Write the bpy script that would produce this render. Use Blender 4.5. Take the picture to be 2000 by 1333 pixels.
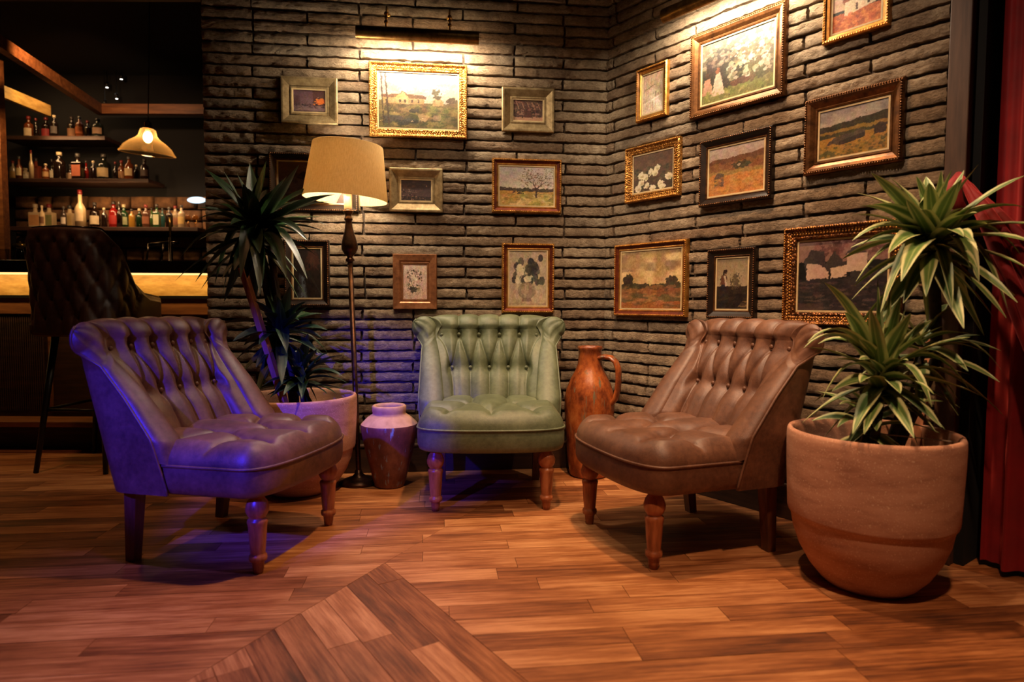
import bpy, math, random
import numpy as np
from mathutils import Vector, Matrix, Euler
R = math.radians
random.seed(7); rng = np.random.RandomState(5)
for o in list(bpy.data.objects): bpy.data.objects.remove(o)
SC = bpy.context.scene; COL = SC.collection

# ------------------------------------------------------------------ camera
cam = bpy.data.cameras.new('camera'); camo = bpy.data.objects.new('camera', cam); COL.objects.link(camo)
FPX = 1275.; cam.sensor_width = 36; cam.lens = FPX/2000*36
PI_, RO_ = R(3.26), R(.247)
_cp, _sp, _cr, _sr = math.cos(PI_), math.sin(PI_), math.cos(RO_), math.sin(RO_)
CM = np.array([[_cr, -_sr, 0], [_sr, _cr, 0], [0, 0, 1]]) @ np.array([[1, 0, 0], [0, -_sp, -_cp], [0, _cp, -_sp]])
m = Matrix(((CM[0][0], -CM[1][0], -CM[2][0]), (CM[0][1], -CM[1][1], -CM[2][1]), (CM[0][2], -CM[1][2], -CM[2][2]))).to_4x4()
m.translation = (0, 0, .8); camo.matrix_world = m
cam.clip_start = .05; cam.dof.use_dof = True; cam.dof.focus_distance = 2.7; cam.dof.aperture_fstop = 2.4
SC.camera = camo
def at(u, v, Y):                       # point seen at pixel (u, v) at distance Y along the view's ground axis
    d = CM.T @ np.array([(u-1000)/FPX, (v-666.5)/FPX, 1]); return np.array([0, 0, .8]) + d*Y/d[1]

# ------------------------------------------------------------------ world, light, exposure
SC.view_settings.view_transform = 'Standard'; SC.view_settings.look = 'None'
SC.view_settings.gamma = 1; SC.view_settings.use_curve_mapping = False
SC.view_settings.exposure = 0.12
W = bpy.data.worlds.new('world'); SC.world = W; W.use_nodes = True
W.node_tree.nodes['Background'].inputs[0].default_value = (.9, .55, .4, 1)
W.node_tree.nodes['Background'].inputs[1].default_value = .006
def look(o, tgt): o.rotation_euler = (Vector(tgt)-Vector(o.location)).to_track_quat('-Z', 'Y').to_euler()
def spot(name, loc, tgt, power, col, size, blend=.5, rad=.05):
    l = bpy.data.lights.new(name, 'SPOT'); l.energy = power; l.color = col; l.spot_size = R(size); l.spot_blend = blend; l.shadow_soft_size = rad
    o = bpy.data.objects.new(name, l); COL.objects.link(o); o.location = loc; look(o, tgt); return o
def arealight(name, loc, tgt, power, col, sx, sy, parent=None):
    l = bpy.data.lights.new(name, 'AREA'); l.energy = power; l.color = col; l.shape = 'RECTANGLE'; l.size = sx; l.size_y = sy
    o = bpy.data.objects.new(name, l); COL.objects.link(o); o.location = loc; look(o, tgt); return o
WARM = (1, .60, .30); WARM2 = (1, .52, .30)
spot('spotlight_ceiling', (.30, 2.0, 2.9), (.36, 1.9, 0), 185, (1, .56, .27), 80, .7, .05)
spot('spotlight_front', (.60, .50, 2.75), (.58, 1.9, .1), 150, (1, .56, .31), 50, .9, .06)
spot('spotlight_gallery', (-.4, 1.40, 2.85), (.3, 3.1, .55), 118, (1, .76, .52), 54, 1., .03)
spot('spotlight_gallery_right', (.05, 1.3, 2.85), (1.0, 2.5, .9), 105, (1, .72, .52), 60, 1., .03)
spot('spotlight_left_floor', (-2.1, 2.3, 2.85), (-2.0, 2.3, 0), 34, (1, .44, .18), 84, .8, .06)
spot('spotlight_curtain', (1.05, 1.15, 2.8), (1.66, 1.82, 2.15), 44, (1, .40, .28), 27, .9, .04)
spot('bar_fill_spot', (-3.2, 4.5, 2.7), (-3.7, 6.0, 1.8), 60, (1, .55, .28), 95, .8, .05)  # added fill with no fixture, brightens the bar beams and bottles
spot('stage_light_blue', (-1.25, .35, 1.25), (-.80, 2.5, .27), 360, (.04, .025, 1), 29, .55, .025)
spot('stage_light_violet', (-.75, 1.3, 2.75), (-.70, 1.60, 0), 85, (.20, .12, 1), 40, 1., .05)

# ------------------------------------------------------------------ materials
def lin(c): c = np.asarray(c, float)/255.; return np.where(c <= .04045, c/12.92, ((c+.055)/1.055)**2.4)
def rgba(c): l = lin(c); return (float(l[0]), float(l[1]), float(l[2]), 1)
class NT:
    def __init__(s, name):
        s.m = bpy.data.materials.new(name); s.m.use_nodes = True; s.t = s.m.node_tree; s.b = s.t.nodes['Principled BSDF']; s.N = s.t.nodes
    def n(s, ty, **k):
        x = s.N.new(ty)
        for a, v in k.items():
            if a.startswith('i_'):
                kk = a[2:].replace('_', ' '); x.inputs[int(kk) if kk.isdigit() else kk].default_value = v
            else: setattr(x, a, v)
        return x
    def l(s, a, b): s.t.links.new(a, b)
    def ramp(s, fac, stops):
        r = s.n('ShaderNodeValToRGB'); e = r.color_ramp.elements
        while len(e) < len(stops): e.new(.5)
        for i, (p, c) in enumerate(stops): e[i].position = p; e[i].color = rgba(c)
        s.l(fac, r.inputs[0]); return r.outputs[0]
    def noise(s, vec=None, scale=5, detail=4, rough=.6):
        x = s.n('ShaderNodeTexNoise'); x.inputs['Scale'].default_value = scale; x.inputs['Detail'].default_value = detail; x.inputs['Roughness'].default_value = rough
        if vec is not None: s.l(vec, x.inputs['Vector'])
        return x
    def mapping(s, vec, scale=(1, 1, 1), loc=(0, 0, 0)):
        x = s.n('ShaderNodeMapping'); x.inputs['Scale'].default_value = scale; x.inputs['Location'].default_value = loc; s.l(vec, x.inputs['Vector']); return x.outputs[0]
    def mix(s, fac, a, b, mode='MIX'):
        x = s.n('ShaderNodeMix', data_type='RGBA', blend_type=mode)
        if isinstance(fac, (int, float)): x.inputs[0].default_value = fac
        else: s.l(fac, x.inputs[0])
        for i, v in ((6, a), (7, b)):
            if isinstance(v, tuple): x.inputs[i].default_value = v
            else: s.l(v, x.inputs[i])
        return x.outputs[2]
    def math(s, op, a, b=0.):
        x = s.n('ShaderNodeMath', operation=op)
        for i, v in ((0, a), (1, b)):
            if isinstance(v, (int, float)): x.inputs[i].default_value = v
            else: s.l(v, x.inputs[i])
        return x.outputs[0]
    def bump(s, h, st=.3, dist=.01):
        x = s.n('ShaderNodeBump'); x.inputs['Strength'].default_value = st; x.inputs['Distance'].default_value = dist; s.l(h, x.inputs['Height']); s.l(x.outputs[0], s.b.inputs['Normal'])
    def set(s, **k):
        for a, v in k.items():
            kk = a.replace('_', ' ')
            if isinstance(v, (int, float, tuple)): s.b.inputs[kk].default_value = v
            else: s.l(v, s.b.inputs[kk])
        return s.m
def obj_coord(n): return n.n('ShaderNodeTexCoord').outputs['Object']
def pos_coord(n): return n.n('ShaderNodeNewGeometry').outputs['Position']
def attr(n, a): x = n.n('ShaderNodeAttribute', attribute_name=a); return x

def plain(name, c, rough=.5, metal=0., c2=None, sc=12, bump=0., **k):
    n = NT(name); v = obj_coord(n)
    nz = n.noise(v, sc, 5)
    c2 = c2 or tuple(int(x*.8) for x in c)
    col = n.ramp(nz.outputs[0], [(.35, c2), (.65, c)])
    n.set(Base_Color=col, Roughness=rough, Metallic=metal, **k)
    if bump: n.bump(nz.outputs[0], bump, .004)
    return n.m
def mat_leather(name, c, c2, c3):
    n = NT(name); v = obj_coord(n)
    a = n.noise(v, 9, 6, .65); b = n.noise(v, 60, 5, .7)
    col = n.ramp(a.outputs[0], [(.3, c2), (.52, c), (.75, c3)])
    col = n.mix(.35, col, n.ramp(b.outputs[0], [(.35, c2), (.7, c3)]))
    vo = n.n('ShaderNodeTexVoronoi'); vo.inputs['Scale'].default_value = 420; n.l(v, vo.inputs['Vector'])
    h = n.math('ADD', vo.outputs['Distance'], n.math('MULTIPLY', b.outputs[0], 1.2))
    n.bump(h, .22, .0012)
    rr = n.n('ShaderNodeMapRange', i_3=.36, i_4=.58); n.l(a.outputs[0], rr.inputs[0])
    return n.set(Base_Color=col, Roughness=rr.outputs[0], Specular_IOR_Level=.5)
LBROWN = mat_leather('leather_brown', (98, 62, 44), (66, 40, 28), (130, 88, 62))
LGREEN = mat_leather('leather_green', (90, 98, 72), (66, 74, 54), (118, 124, 94))
LDARK = mat_leather('leather_dark', (60, 36, 28), (40, 24, 19), (80, 50, 38))
def mat_wood(name, cs, scale=(2, 30, 30), rough=.45, coord='obj'):
    n = NT(name); v = obj_coord(n); mp = n.mapping(v, scale)
    a = n.noise(mp, 1.5, 6, .65); b = n.noise(mp, 6, 4, .7)
    col = n.ramp(a.outputs[0], [(.3, cs[0]), (.5, cs[1]), (.72, cs[2])])
    n.bump(b.outputs[0], .15, .002)
    return n.set(Base_Color=col, Roughness=rough)
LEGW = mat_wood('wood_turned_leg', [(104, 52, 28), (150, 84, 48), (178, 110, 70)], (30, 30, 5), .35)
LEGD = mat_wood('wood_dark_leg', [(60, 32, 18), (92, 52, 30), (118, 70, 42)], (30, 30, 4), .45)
DARKW = mat_wood('wood_dark', [(34, 20, 12), (56, 33, 20), (76, 46, 28)], (3, 30, 30), .55)
POSTW = mat_wood('wood_post', [(52, 34, 24), (78, 54, 40), (100, 72, 54)], (30, 30, 2), .6)
PANELW = mat_wood('wood_bar_panel', [(84, 46, 20), (120, 72, 34), (150, 96, 50)], (2, 20, 20), .5)
BANDW = mat_wood('wood_bar_band', [(170, 128, 60), (200, 158, 84), (224, 186, 112)], (6, 6, 20), .5)
STAKE = mat_wood('wood_stake', [(130, 78, 50), (165, 104, 70), (190, 130, 92)], (30, 30, 3), .6)

def mat_brick():
    n = NT('brick_face'); v = pos_coord(n); oi = n.n('ShaderNodeObjectInfo')
    a = n.noise(v, 11, 6, .68); b = n.noise(n.mapping(v, (1, 1, 2.2)), 75, 6, .75)
    col = n.ramp(a.outputs[0], [(.28, (136, 120, 104)), (.5, (182, 166, 145)), (.74, (214, 200, 178))])
    tone = n.ramp(oi.outputs['Random'], [(0, (196, 176, 162)), (.35, (226, 214, 200)), (.7, (246, 238, 226)), (1, (214, 210, 206))])
    col = n.mix(.85, col, tone, 'MULTIPLY')
    sp = n.ramp(b.outputs[0], [(.36, (150, 134, 120)), (.58, (250, 246, 240))])
    col = n.mix(.6, col, sp, 'MULTIPLY')
    h = n.math('ADD', n.math('MULTIPLY', a.outputs[0], .5), b.outputs[0])
    n.bump(h, 1., .014)
    return n.set(Base_Color=col, Roughness=.88, Specular_IOR_Level=.25)
BRICK = mat_brick()
MORTAR = plain('mortar', (104, 88, 74), .95, c2=(76, 64, 54), sc=60, bump=.5)

def mat_plank():
    n = NT('parquet'); uv = n.n('ShaderNodeTexCoord').outputs['UV']; t = attr(n, 'tone')
    g = n.noise(n.mapping(uv, (3, 60, 1)), 1.2, 7, .7); f = n.noise(n.mapping(uv, (9, 240, 1)), 1.5, 4, .6); w = n.noise(n.mapping(uv, (2.2, 9, 1)), 1.4, 4, .6)
    s = n.math('ADD', n.math('MULTIPLY', g.outputs[0], .74), n.math('MULTIPLY', t.outputs['Fac'], .27))
    s = n.math('ADD', s, n.math('MULTIPLY', n.math('SUBTRACT', w.outputs[0], .5), .62))
    s = n.math('ADD', s, n.math('MULTIPLY', n.math('SUBTRACT', f.outputs[0], .5), .30))
    col = n.ramp(s, [(.24, (74, 40, 22)), (.40, (124, 72, 38)), (.55, (164, 104, 60)), (.74, (208, 150, 98))])
    sp = n.noise(pos_coord(n), 3.0, 5, .7)
    n.bump(g.outputs[0], .10, .003)
    rr = n.n('ShaderNodeMapRange', i_3=.38, i_4=.60); n.l(sp.outputs[0], rr.inputs[0])
    return n.set(Base_Color=col, Roughness=rr.outputs[0], Specular_IOR_Level=.4)
PLANK = mat_plank()
SUBFLOOR = plain('subfloor', (40, 22, 14), .8)

def mat_gold(name, cs, rough=.38, metal=.75, orn=0, osc=140):
    n = NT(name); v = obj_coord(n); a = n.noise(v, 30, 5, .7)
    col = n.ramp(a.outputs[0], [(.3, cs[0]), (.55, cs[1]), (.8, cs[2])])
    h = a.outputs[0]
    if orn:
        vo = n.n('ShaderNodeTexVoronoi'); vo.inputs['Scale'].default_value = osc; n.l(v, vo.inputs['Vector'])
        col = n.mix(n.ramp(vo.outputs['Distance'], [(.25, (0, 0, 0)), (.6, (220, 220, 220))]), col, rgba(cs[0]))
        h = n.math('SUBTRACT', 1., vo.outputs['Distance']); n.bump(h, orn, .004)
    else: n.bump(h, .2, .002)
    return n.set(Base_Color=col, Roughness=rough, Metallic=metal)
GOLD = mat_gold('frame_gold', [(122, 78, 32), (196, 140, 66), (232, 186, 110)], orn=.9)
GOLDP = mat_gold('frame_gold_plain', [(120, 76, 30), (190, 132, 60), (228, 178, 100)])
CHAMP = mat_gold('frame_champagne', [(112, 92, 62), (160, 138, 100), (196, 174, 132)], .42, .55)
COPPER = mat_gold('frame_copper', [(104, 62, 36), (150, 96, 60), (184, 128, 86)], .4, .5)
BRONZE = mat_gold('frame_bronze', [(60, 36, 18), (110, 70, 36), (150, 102, 58)], .36, .7)
REDGOLD = mat_gold('frame_redgold', [(70, 26, 14), (112, 48, 24), (160, 84, 40)], .4, .5)
BLACKF = mat_gold('frame_black', [(22, 13, 9), (38, 24, 16), (58, 38, 24)], .35, .3)
ORNDARK = mat_gold('frame_ornate_dark', [(50, 26, 10), (150, 92, 42), (200, 132, 66)], .38, .7, orn=1., osc=110)
SLIP = plain('frame_slip', (214, 188, 140), .5)
BRASS = mat_gold('brass', [(150, 112, 52), (200, 160, 86), (232, 196, 120)], .25, .8)
BRASSD = mat_gold('brass_dark', [(84, 60, 28), (128, 96, 50), (164, 128, 72)], .3, .85)
BRONZEP = mat_gold('lamp_bronze', [(52, 32, 22), (84, 56, 38), (112, 78, 54)], .3, .85)
BLACKM = plain('black_metal', (18, 15, 14), .4, .3)
BLACKG = plain('black_gloss', (10, 9, 9), .18)
BLACKC = plain('black_matte', (9, 8, 8), .95)
def mat_paint():
    n = NT('painted_canvas'); a = attr(n, 'paint'); nz = n.noise(obj_coord(n), 260, 3, .7); n.bump(nz.outputs[0], .25, .0015)
    return n.set(Base_Color=a.outputs['Color'], Roughness=.5, Coat_Weight=.18, Coat_Roughness=.12)
PAINT = mat_paint()
def mat_glass(name, tint=(1, 1, 1, 1), rough=.02, f=.9):
    n = NT(name); n.N.remove(n.b); out = n.N['Material Output']
    t = n.n('ShaderNodeBsdfTransparent'); t.inputs[0].default_value = tint
    g = n.n('ShaderNodeBsdfGlossy'); g.inputs['Roughness'].default_value = rough
    lw = n.n('ShaderNodeLayerWeight'); lw.inputs[0].default_value = .5; fr = n.n('ShaderNodeMath', operation='MULTIPLY_ADD'); n.l(n.math('POWER', lw.outputs['Facing'], 3.), fr.inputs[0]); fr.inputs[1].default_value = .6; fr.inputs[2].default_value = .04
    mx = n.n('ShaderNodeMixShader'); n.l(fr.outputs[0], mx.inputs[0]); n.l(t.outputs[0], mx.inputs[1]); n.l(g.outputs[0], mx.inputs[2]); n.l(mx.outputs[0], out.inputs[0])
    return n.m
PANE = mat_glass('picture_glass')
AMBERG = mat_glass('amber_glass', (1, .80, .50, 1), .04)
CLEARG = mat_glass('clear_glass', (.9, .88, .84, 1), .03)
def mat_glowglass(name, tint):
    n = NT(name); n.N.remove(n.b); out = n.N['Material Output']
    t = n.n('ShaderNodeBsdfTransparent'); t.inputs[0].default_value = tint
    g = n.n('ShaderNodeBsdfGlossy'); g.inputs['Roughness'].default_value = .06
    tr = n.n('ShaderNodeBsdfTranslucent'); tr.inputs[0].default_value = (1, .72, .36, 1)
    lw = n.n('ShaderNodeLayerWeight'); lw.inputs[0].default_value = .35
    m1 = n.n('ShaderNodeMixShader'); n.l(n.math('ADD', n.math('MULTIPLY', lw.outputs['Facing'], .16), .02), m1.inputs[0]); n.l(t.outputs[0], m1.inputs[1]); n.l(tr.outputs[0], m1.inputs[2])
    m2 = n.n('ShaderNodeMixShader', i_0=.10); n.l(m1.outputs[0], m2.inputs[1]); n.l(g.outputs[0], m2.inputs[2]); n.l(m2.outputs[0], out.inputs[0]); return n.m
PENDG = mat_glowglass('pendant_glass', (1, .82, .55, 1))
def emis(name, c, st):
    n = NT(name); n.set(Base_Color=(0, 0, 0, 1), Emission_Color=c, Emission_Strength=float(st)); return n.m
def mat_shade():
    n = NT('lamp_shade_fabric'); n.N.remove(n.b); out = n.N['Material Output']; v = obj_coord(n)
    w = n.n('ShaderNodeTexWave', bands_direction='Z'); w.inputs['Scale'].default_value = 120; w.inputs['Distortion'].default_value = 1.5; n.l(v, w.inputs[0])
    a = n.noise(n.mapping(v, (60, 60, 12)), 4, 4)
    col = n.mix(.5, n.ramp(w.outputs[0], [(.2, (206, 178, 128)), (.8, (232, 208, 162))]), n.ramp(a.outputs[0], [(.3, (200, 170, 120)), (.7, (236, 212, 166))]))
    d = n.n('ShaderNodeBsdfDiffuse'); t = n.n('ShaderNodeBsdfTranslucent'); n.l(col, d.inputs[0]); n.l(col, t.inputs[0])
    mx = n.n('ShaderNodeMixShader', i_0=.33); n.l(d.outputs[0], mx.inputs[1]); n.l(t.outputs[0], mx.inputs[2]); n.l(mx.outputs[0], out.inputs[0])
    return n.m
SHADE = mat_shade()
def mat_pot():
    n = NT('terracotta'); v = obj_coord(n)
    a = n.noise(n.mapping(v, (1, 1, 4)), 6, 6, .65); sp = n.noise(v, 260, 2, .5)
    col = n.ramp(a.outputs[0], [(.3, (158, 108, 84)), (.5, (190, 138, 110)), (.75, (206, 156, 128))])
    col = n.mix(n.ramp(sp.outputs[0], [(.62, (0, 0, 0)), (.70, (255, 255, 255))]), col, rgba((224, 190, 160)))
    z = n.n('ShaderNodeSeparateXYZ'); n.l(v, z.inputs[0]); n.bump(a.outputs[0], .2, .004)
    return n.set(Base_Color=col, Roughness=.8)
POT = mat_pot()
SOIL = plain('soil', (48, 32, 22), .95, c2=(24, 15, 10), sc=90, bump=1.)
def mat_glaze(name, stops, run, dist=.5, rough=.35):
    n = NT(name); v = obj_coord(n)
    a = n.noise(n.mapping(v, (9, 9, 5)), 1.4, 7, .7); b = n.noise(n.mapping(v, (40, 40, 5)), 1.2, 4, .6)
    col = n.ramp(a.outputs[0], stops)
    col = n.mix(n.ramp(b.outputs[0], [(.60, (0, 0, 0)), (.68, (255, 255, 255))]), col, rgba(run))
    n.bump(a.outputs[0], .4, .004)
    return n.set(Base_Color=col, Roughness=rough)
JUG = mat_glaze('rust_glaze', [(.3, (50, 28, 18)), (.42, (112, 52, 26)), (.55, (158, 82, 38)), (.7, (186, 112, 58))], (110, 96, 72), rough=.26)
VASEB = mat_glaze('vase_glaze', [(.3, (66, 34, 28)), (.5, (110, 60, 46)), (.7, (146, 90, 68))], (130, 160, 180), rough=.5)
VASET = plain('vase_clay', (204, 160, 124), .8, c2=(178, 134, 102), sc=20, bump=.2)
def mat_leaf(name, mid, edge, stripe):
    n = NT(name); uv = n.n('ShaderNodeTexCoord').outputs['UV']; sx = n.n('ShaderNodeSeparateXYZ'); n.l(uv, sx.inputs[0])
    ax = n.math('ABSOLUTE', n.math('SUBTRACT', sx.outputs[0], .5))
    nz = n.noise(n.mapping(uv, (30, 3, 1)), 2, 3)
    ax2 = n.math('ADD', ax, n.math('MULTIPLY', n.math('SUBTRACT', nz.outputs[0], .5), .16))
    col = n.ramp(ax2, [(.0, stripe), (.07, mid), (.24, mid), (.34, edge), (.5, edge)])
    st = n.noise(n.mapping(uv, (60, 1.5, 1)), 1.5, 3)
    col = n.mix(.5, col, n.ramp(st.outputs[0], [(.35, (150, 150, 150)), (.65, (255, 255, 255))]), 'MULTIPLY')
    n.bump(st.outputs[0], .3, .002)
    return n.set(Base_Color=col, Roughness=.38, Specular_IOR_Level=.5)
LEAFD = mat_leaf('leaf_dark', (24, 50, 20), (36, 68, 28), (52, 84, 40))
LEAFV = mat_leaf('leaf_variegated', (98, 130, 66), (206, 210, 152), (156, 176, 108))
STEM = plain('plant_stem', (70, 52, 34), .8, c2=(40, 30, 20), sc=40, bump=.5)
def mat_velvet():
    n = NT('red_velvet'); v = obj_coord(n); a = n.noise(v, 8, 5)
    return n.set(Base_Color=n.ramp(a.outputs[0], [(.3, (112, 8, 12)), (.7, (150, 14, 20))]), Roughness=.75, Sheen_Weight=.5, Sheen_Tint=(1, .15, .15, 1))
VELVET = mat_velvet()
def mat_stone():
    n = NT('stone'); v = pos_coord(n); oi = n.n('ShaderNodeObjectInfo'); a = n.noise(v, 14, 6, .7)
    col = n.ramp(a.outputs[0], [(.3, (84, 60, 40)), (.7, (150, 114, 78))])
    col = n.mix(.8, col, n.ramp(oi.outputs['Random'], [(0, (150, 130, 110)), (1, (240, 220, 190))]), 'MULTIPLY'); n.bump(a.outputs[0], .8, .02)
    return n.set(Base_Color=col, Roughness=.9)
STONE = mat_stone()

# ------------------------------------------------------------------ object helpers
def setp(o, label=None, cat=None, group=None, kind=None):
    if label: o['label'] = label
    if cat: o['category'] = cat
    if group: o['group'] = group
    if kind: o['kind'] = kind
    return o
def empty(name, loc, rz=0., label=None, cat=None, group=None, kind=None):
    o = bpy.data.objects.new(name, None); COL.objects.link(o); o.location = loc; o.rotation_euler = (0, 0, rz); o.empty_display_size = .05
    return setp(o, label, cat, group, kind)
def mk(name, me, parent=None, loc=None, rot=None, scale=None):
    o = bpy.data.objects.new(name, me); COL.objects.link(o)
    if parent: o.parent = parent
    if loc is not None: o.location = loc
    if rot is not None: o.rotation_euler = rot
    if scale is not None: o.scale = scale
    return o
def mesh(name, V, F, mat, smooth=False):
    me = bpy.data.meshes.new(name); me.from_pydata([tuple(map(float, v)) for v in V], [], [tuple(map(int, f)) for f in F]); me.update()
    if mat: me.materials.append(mat)
    if smooth: me.polygons.foreach_set('use_smooth', [True]*len(me.polygons))
    return me
def fix(me):
    import bmesh
    b = bmesh.new(); b.from_mesh(me); bmesh.ops.remove_doubles(b, verts=b.verts, dist=1e-5); bmesh.ops.recalc_face_normals(b, faces=b.faces); b.to_mesh(me); b.free(); return me
class MB:
    def __init__(s): s.V = []; s.F = []; s.S = []
    def add(s, V, F, sm=False):
        o = len(s.V); s.V += [tuple(v) for v in V]; s.F += [tuple(i+o for i in f) for f in F]; s.S += [sm]*len(F); return s
    def box(s, a, b, bev=0.):
        (x0, y0, z0), (x1, y1, z1) = a, b
        if bev <= 0:
            V = [(x, y, z) for x in (x0, x1) for y in (y0, y1) for z in (z0, z1)]
            return s.add(V, [(0, 1, 3, 2), (4, 6, 7, 5), (0, 4, 5, 1), (2, 3, 7, 6), (0, 2, 6, 4), (1, 5, 7, 3)])
        import bmesh
        b_ = bmesh.new(); bmesh.ops.create_cube(b_, size=1)
        for v in b_.verts: v.co = Vector(((x0+x1)/2+v.co.x*(x1-x0), (y0+y1)/2+v.co.y*(y1-y0), (z0+z1)/2+v.co.z*(z1-z0)))
        bmesh.ops.bevel(b_, geom=list(b_.edges), offset=bev, segments=2, affect='EDGES', profile=.5)
        b_.verts.index_update(); s.add([tuple(v.co) for v in b_.verts], [tuple(v.index for v in f.verts) for f in b_.faces]); b_.free(); return s
    def beam(s, p, q, w, h=None, up=(0, 0, 1), taper=1.):
        h = h or w; p, q = Vector(p), Vector(q); d = (q-p).normalized(); u = Vector(up)
        if abs(d.dot(u)) > .95: u = Vector((0, 1, 0))
        r = d.cross(u).normalized(); u = r.cross(d)
        V = []
        for c, k in ((p, 1.), (q, taper)):
            for a, b in ((-1, -1), (1, -1), (1, 1), (-1, 1)): V.append(c+r*a*w*k/2+u*b*h*k/2)
        return s.add(V, [(0, 1, 2, 3), (7, 6, 5, 4), (0, 4, 5, 1), (1, 5, 6, 2), (2, 6, 7, 3), (3, 7, 4, 0)])
    def lathe(s, prof, c=(0, 0, 0), n=32, sm=True):
        V = []; F = []
        for (r, z) in prof:
            for i in range(n): a = 2*math.pi*i/n; V.append((c[0]+r*math.cos(a), c[1]+r*math.sin(a), c[2]+z))
        for j in range(len(prof)-1):
            for i in range(n): k = (i+1) % n; F.append((j*n+i, j*n+k, (j+1)*n+k, (j+1)*n+i))
        s.add(V, F, sm)
        return s
    def tube(s, P, r, n=8, closed=False):
        P = [Vector(p) for p in P]; V = []; F = []; N = len(P); prev = None
        for i, p in enumerate(P):
            a = P[(i-1) % N] if (closed or i > 0) else p; b = P[(i+1) % N] if (closed or i < N-1) else p
            d = (b-a).normalized()
            if prev is None: prev = d.orthogonal().normalized()
            prev = (prev-d*prev.dot(d)).normalized(); o = d.cross(prev); rr = r[i] if hasattr(r, '__len__') else r
            for k in range(n): t = 2*math.pi*k/n; V.append(p+(prev*math.cos(t)+o*math.sin(t))*rr)
        for i in range(N if closed else N-1):
            for k in range(n): a = i*n+k; b = i*n+(k+1) % n; c = ((i+1) % N)*n+(k+1) % n; e = ((i+1) % N)*n+k; F.append((a, b, c, e))
        if not closed: F += [tuple(range(n))[::-1], tuple((N-1)*n+k for k in range(n))]
        return s.add(V, F, True)
    def sphere(s, c, r, n=8, m_=6, sc=(1, 1, 1)):
        V = [(c[0], c[1], c[2]-r*sc[2])]; F = []
        for j in range(1, m_):
            ph = -math.pi/2+math.pi*j/m_
            for i in range(n): a = 2*math.pi*i/n; V.append((c[0]+r*sc[0]*math.cos(ph)*math.cos(a), c[1]+r*sc[1]*math.cos(ph)*math.sin(a), c[2]+r*sc[2]*math.sin(ph)))
        V.append((c[0], c[1], c[2]+r*sc[2])); T = len(V)-1
        for i in range(n):
            k = (i+1) % n; F.append((0, 1+k, 1+i)); F.append((T, 1+(m_-2)*n+i, 1+(m_-2)*n+k))
            for j in range(m_-2): F.append((1+j*n+i, 1+j*n+k, 1+(j+1)*n+k, 1+(j+1)*n+i))
        return s.add(V, F, True)
    def mesh(s, name, mat):
        me = mesh(name, s.V, s.F, mat)
        me.polygons.foreach_set('use_smooth', s.S); return me
    def obj(s, name, mat, parent=None, loc=None, rot=None, **k):
        o = mk(name, s.mesh(name, mat), parent, loc, rot); return setp(o, **k)
def grid_faces(nr, nc, wrap=False):
    F = []
    for j in range(nr-1):
        for i in range(nc if wrap else nc-1):
            k = (i+1) % nc; F.append((j*nc+i, j*nc+k, (j+1)*nc+k, (j+1)*nc+i))
    return F

# ------------------------------------------------------------------ room geometry
A1 = R(6.7); CB = np.array([.46, 3.205, 0.])            # corner of the two brick walls on the floor
U1 = np.array([math.cos(A1), math.sin(A1), 0]); N1 = np.array([math.sin(A1), -math.cos(A1), 0])
A2 = R(-53.1); U2 = np.array([math.cos(A2), math.sin(A2), 0]); N2 = np.array([math.sin(A2), -math.cos(A2), 0])
L1, L2, WH = 1.862, 1.465, 2.95
def brick_mesh(kind, L, H=.0385):
    nx, nz = (30, 6) if kind == 'full' else (16, 6); V = []
    fr = rng.rand(6)*10
    def nzf(x, z): return .0011*(math.sin(x*37+fr[0])+math.sin(x*83+fr[1]+z*60)+math.sin(x*151+z*90+fr[2])+math.sin(x*260+z*170+fr[3]))
    for j in range(nz):
        for i in range(nx):
            u = i/(nx-1); w = j/(nz-1); x = (u-.5)*L; z = (w-.5)*H
            y = -.026-nzf(x, z)-rng.randn()*.0013
            if j in (0, nz-1): y += .0014+abs(rng.randn())*.0022; z += nzf(x, j)*.45+rng.randn()*.0009
            if i in (0, nx-1): y += .002; x += rng.randn()*.0012
            V.append((x, y, z))
    F = grid_faces(nz, nx); nf = len(F)
    border = [i for i in range(nx)]+[j*nx+nx-1 for j in range(1, nz)]+[(nz-1)*nx+i for i in range(nx-2, -1, -1)]+[j*nx for j in range(nz-2, 0, -1)]
    n0 = len(V); nb = len(border); V += [V[b] for b in border]; V += [(V[b][0], .004, V[b][2]) for b in border]
    for k in range(nb): q = (k+1) % nb; F.append((n0+k, n0+nb+k, n0+nb+q, n0+q))
    me = mesh('brick', V, F, BRICK); me.polygons.foreach_set('use_smooth', [True]*nf+[False]*nb); return me
BF = [brick_mesh('full', .460) for _ in range(10)]; BH = [brick_mesh('half', .225) for _ in range(8)]
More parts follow.
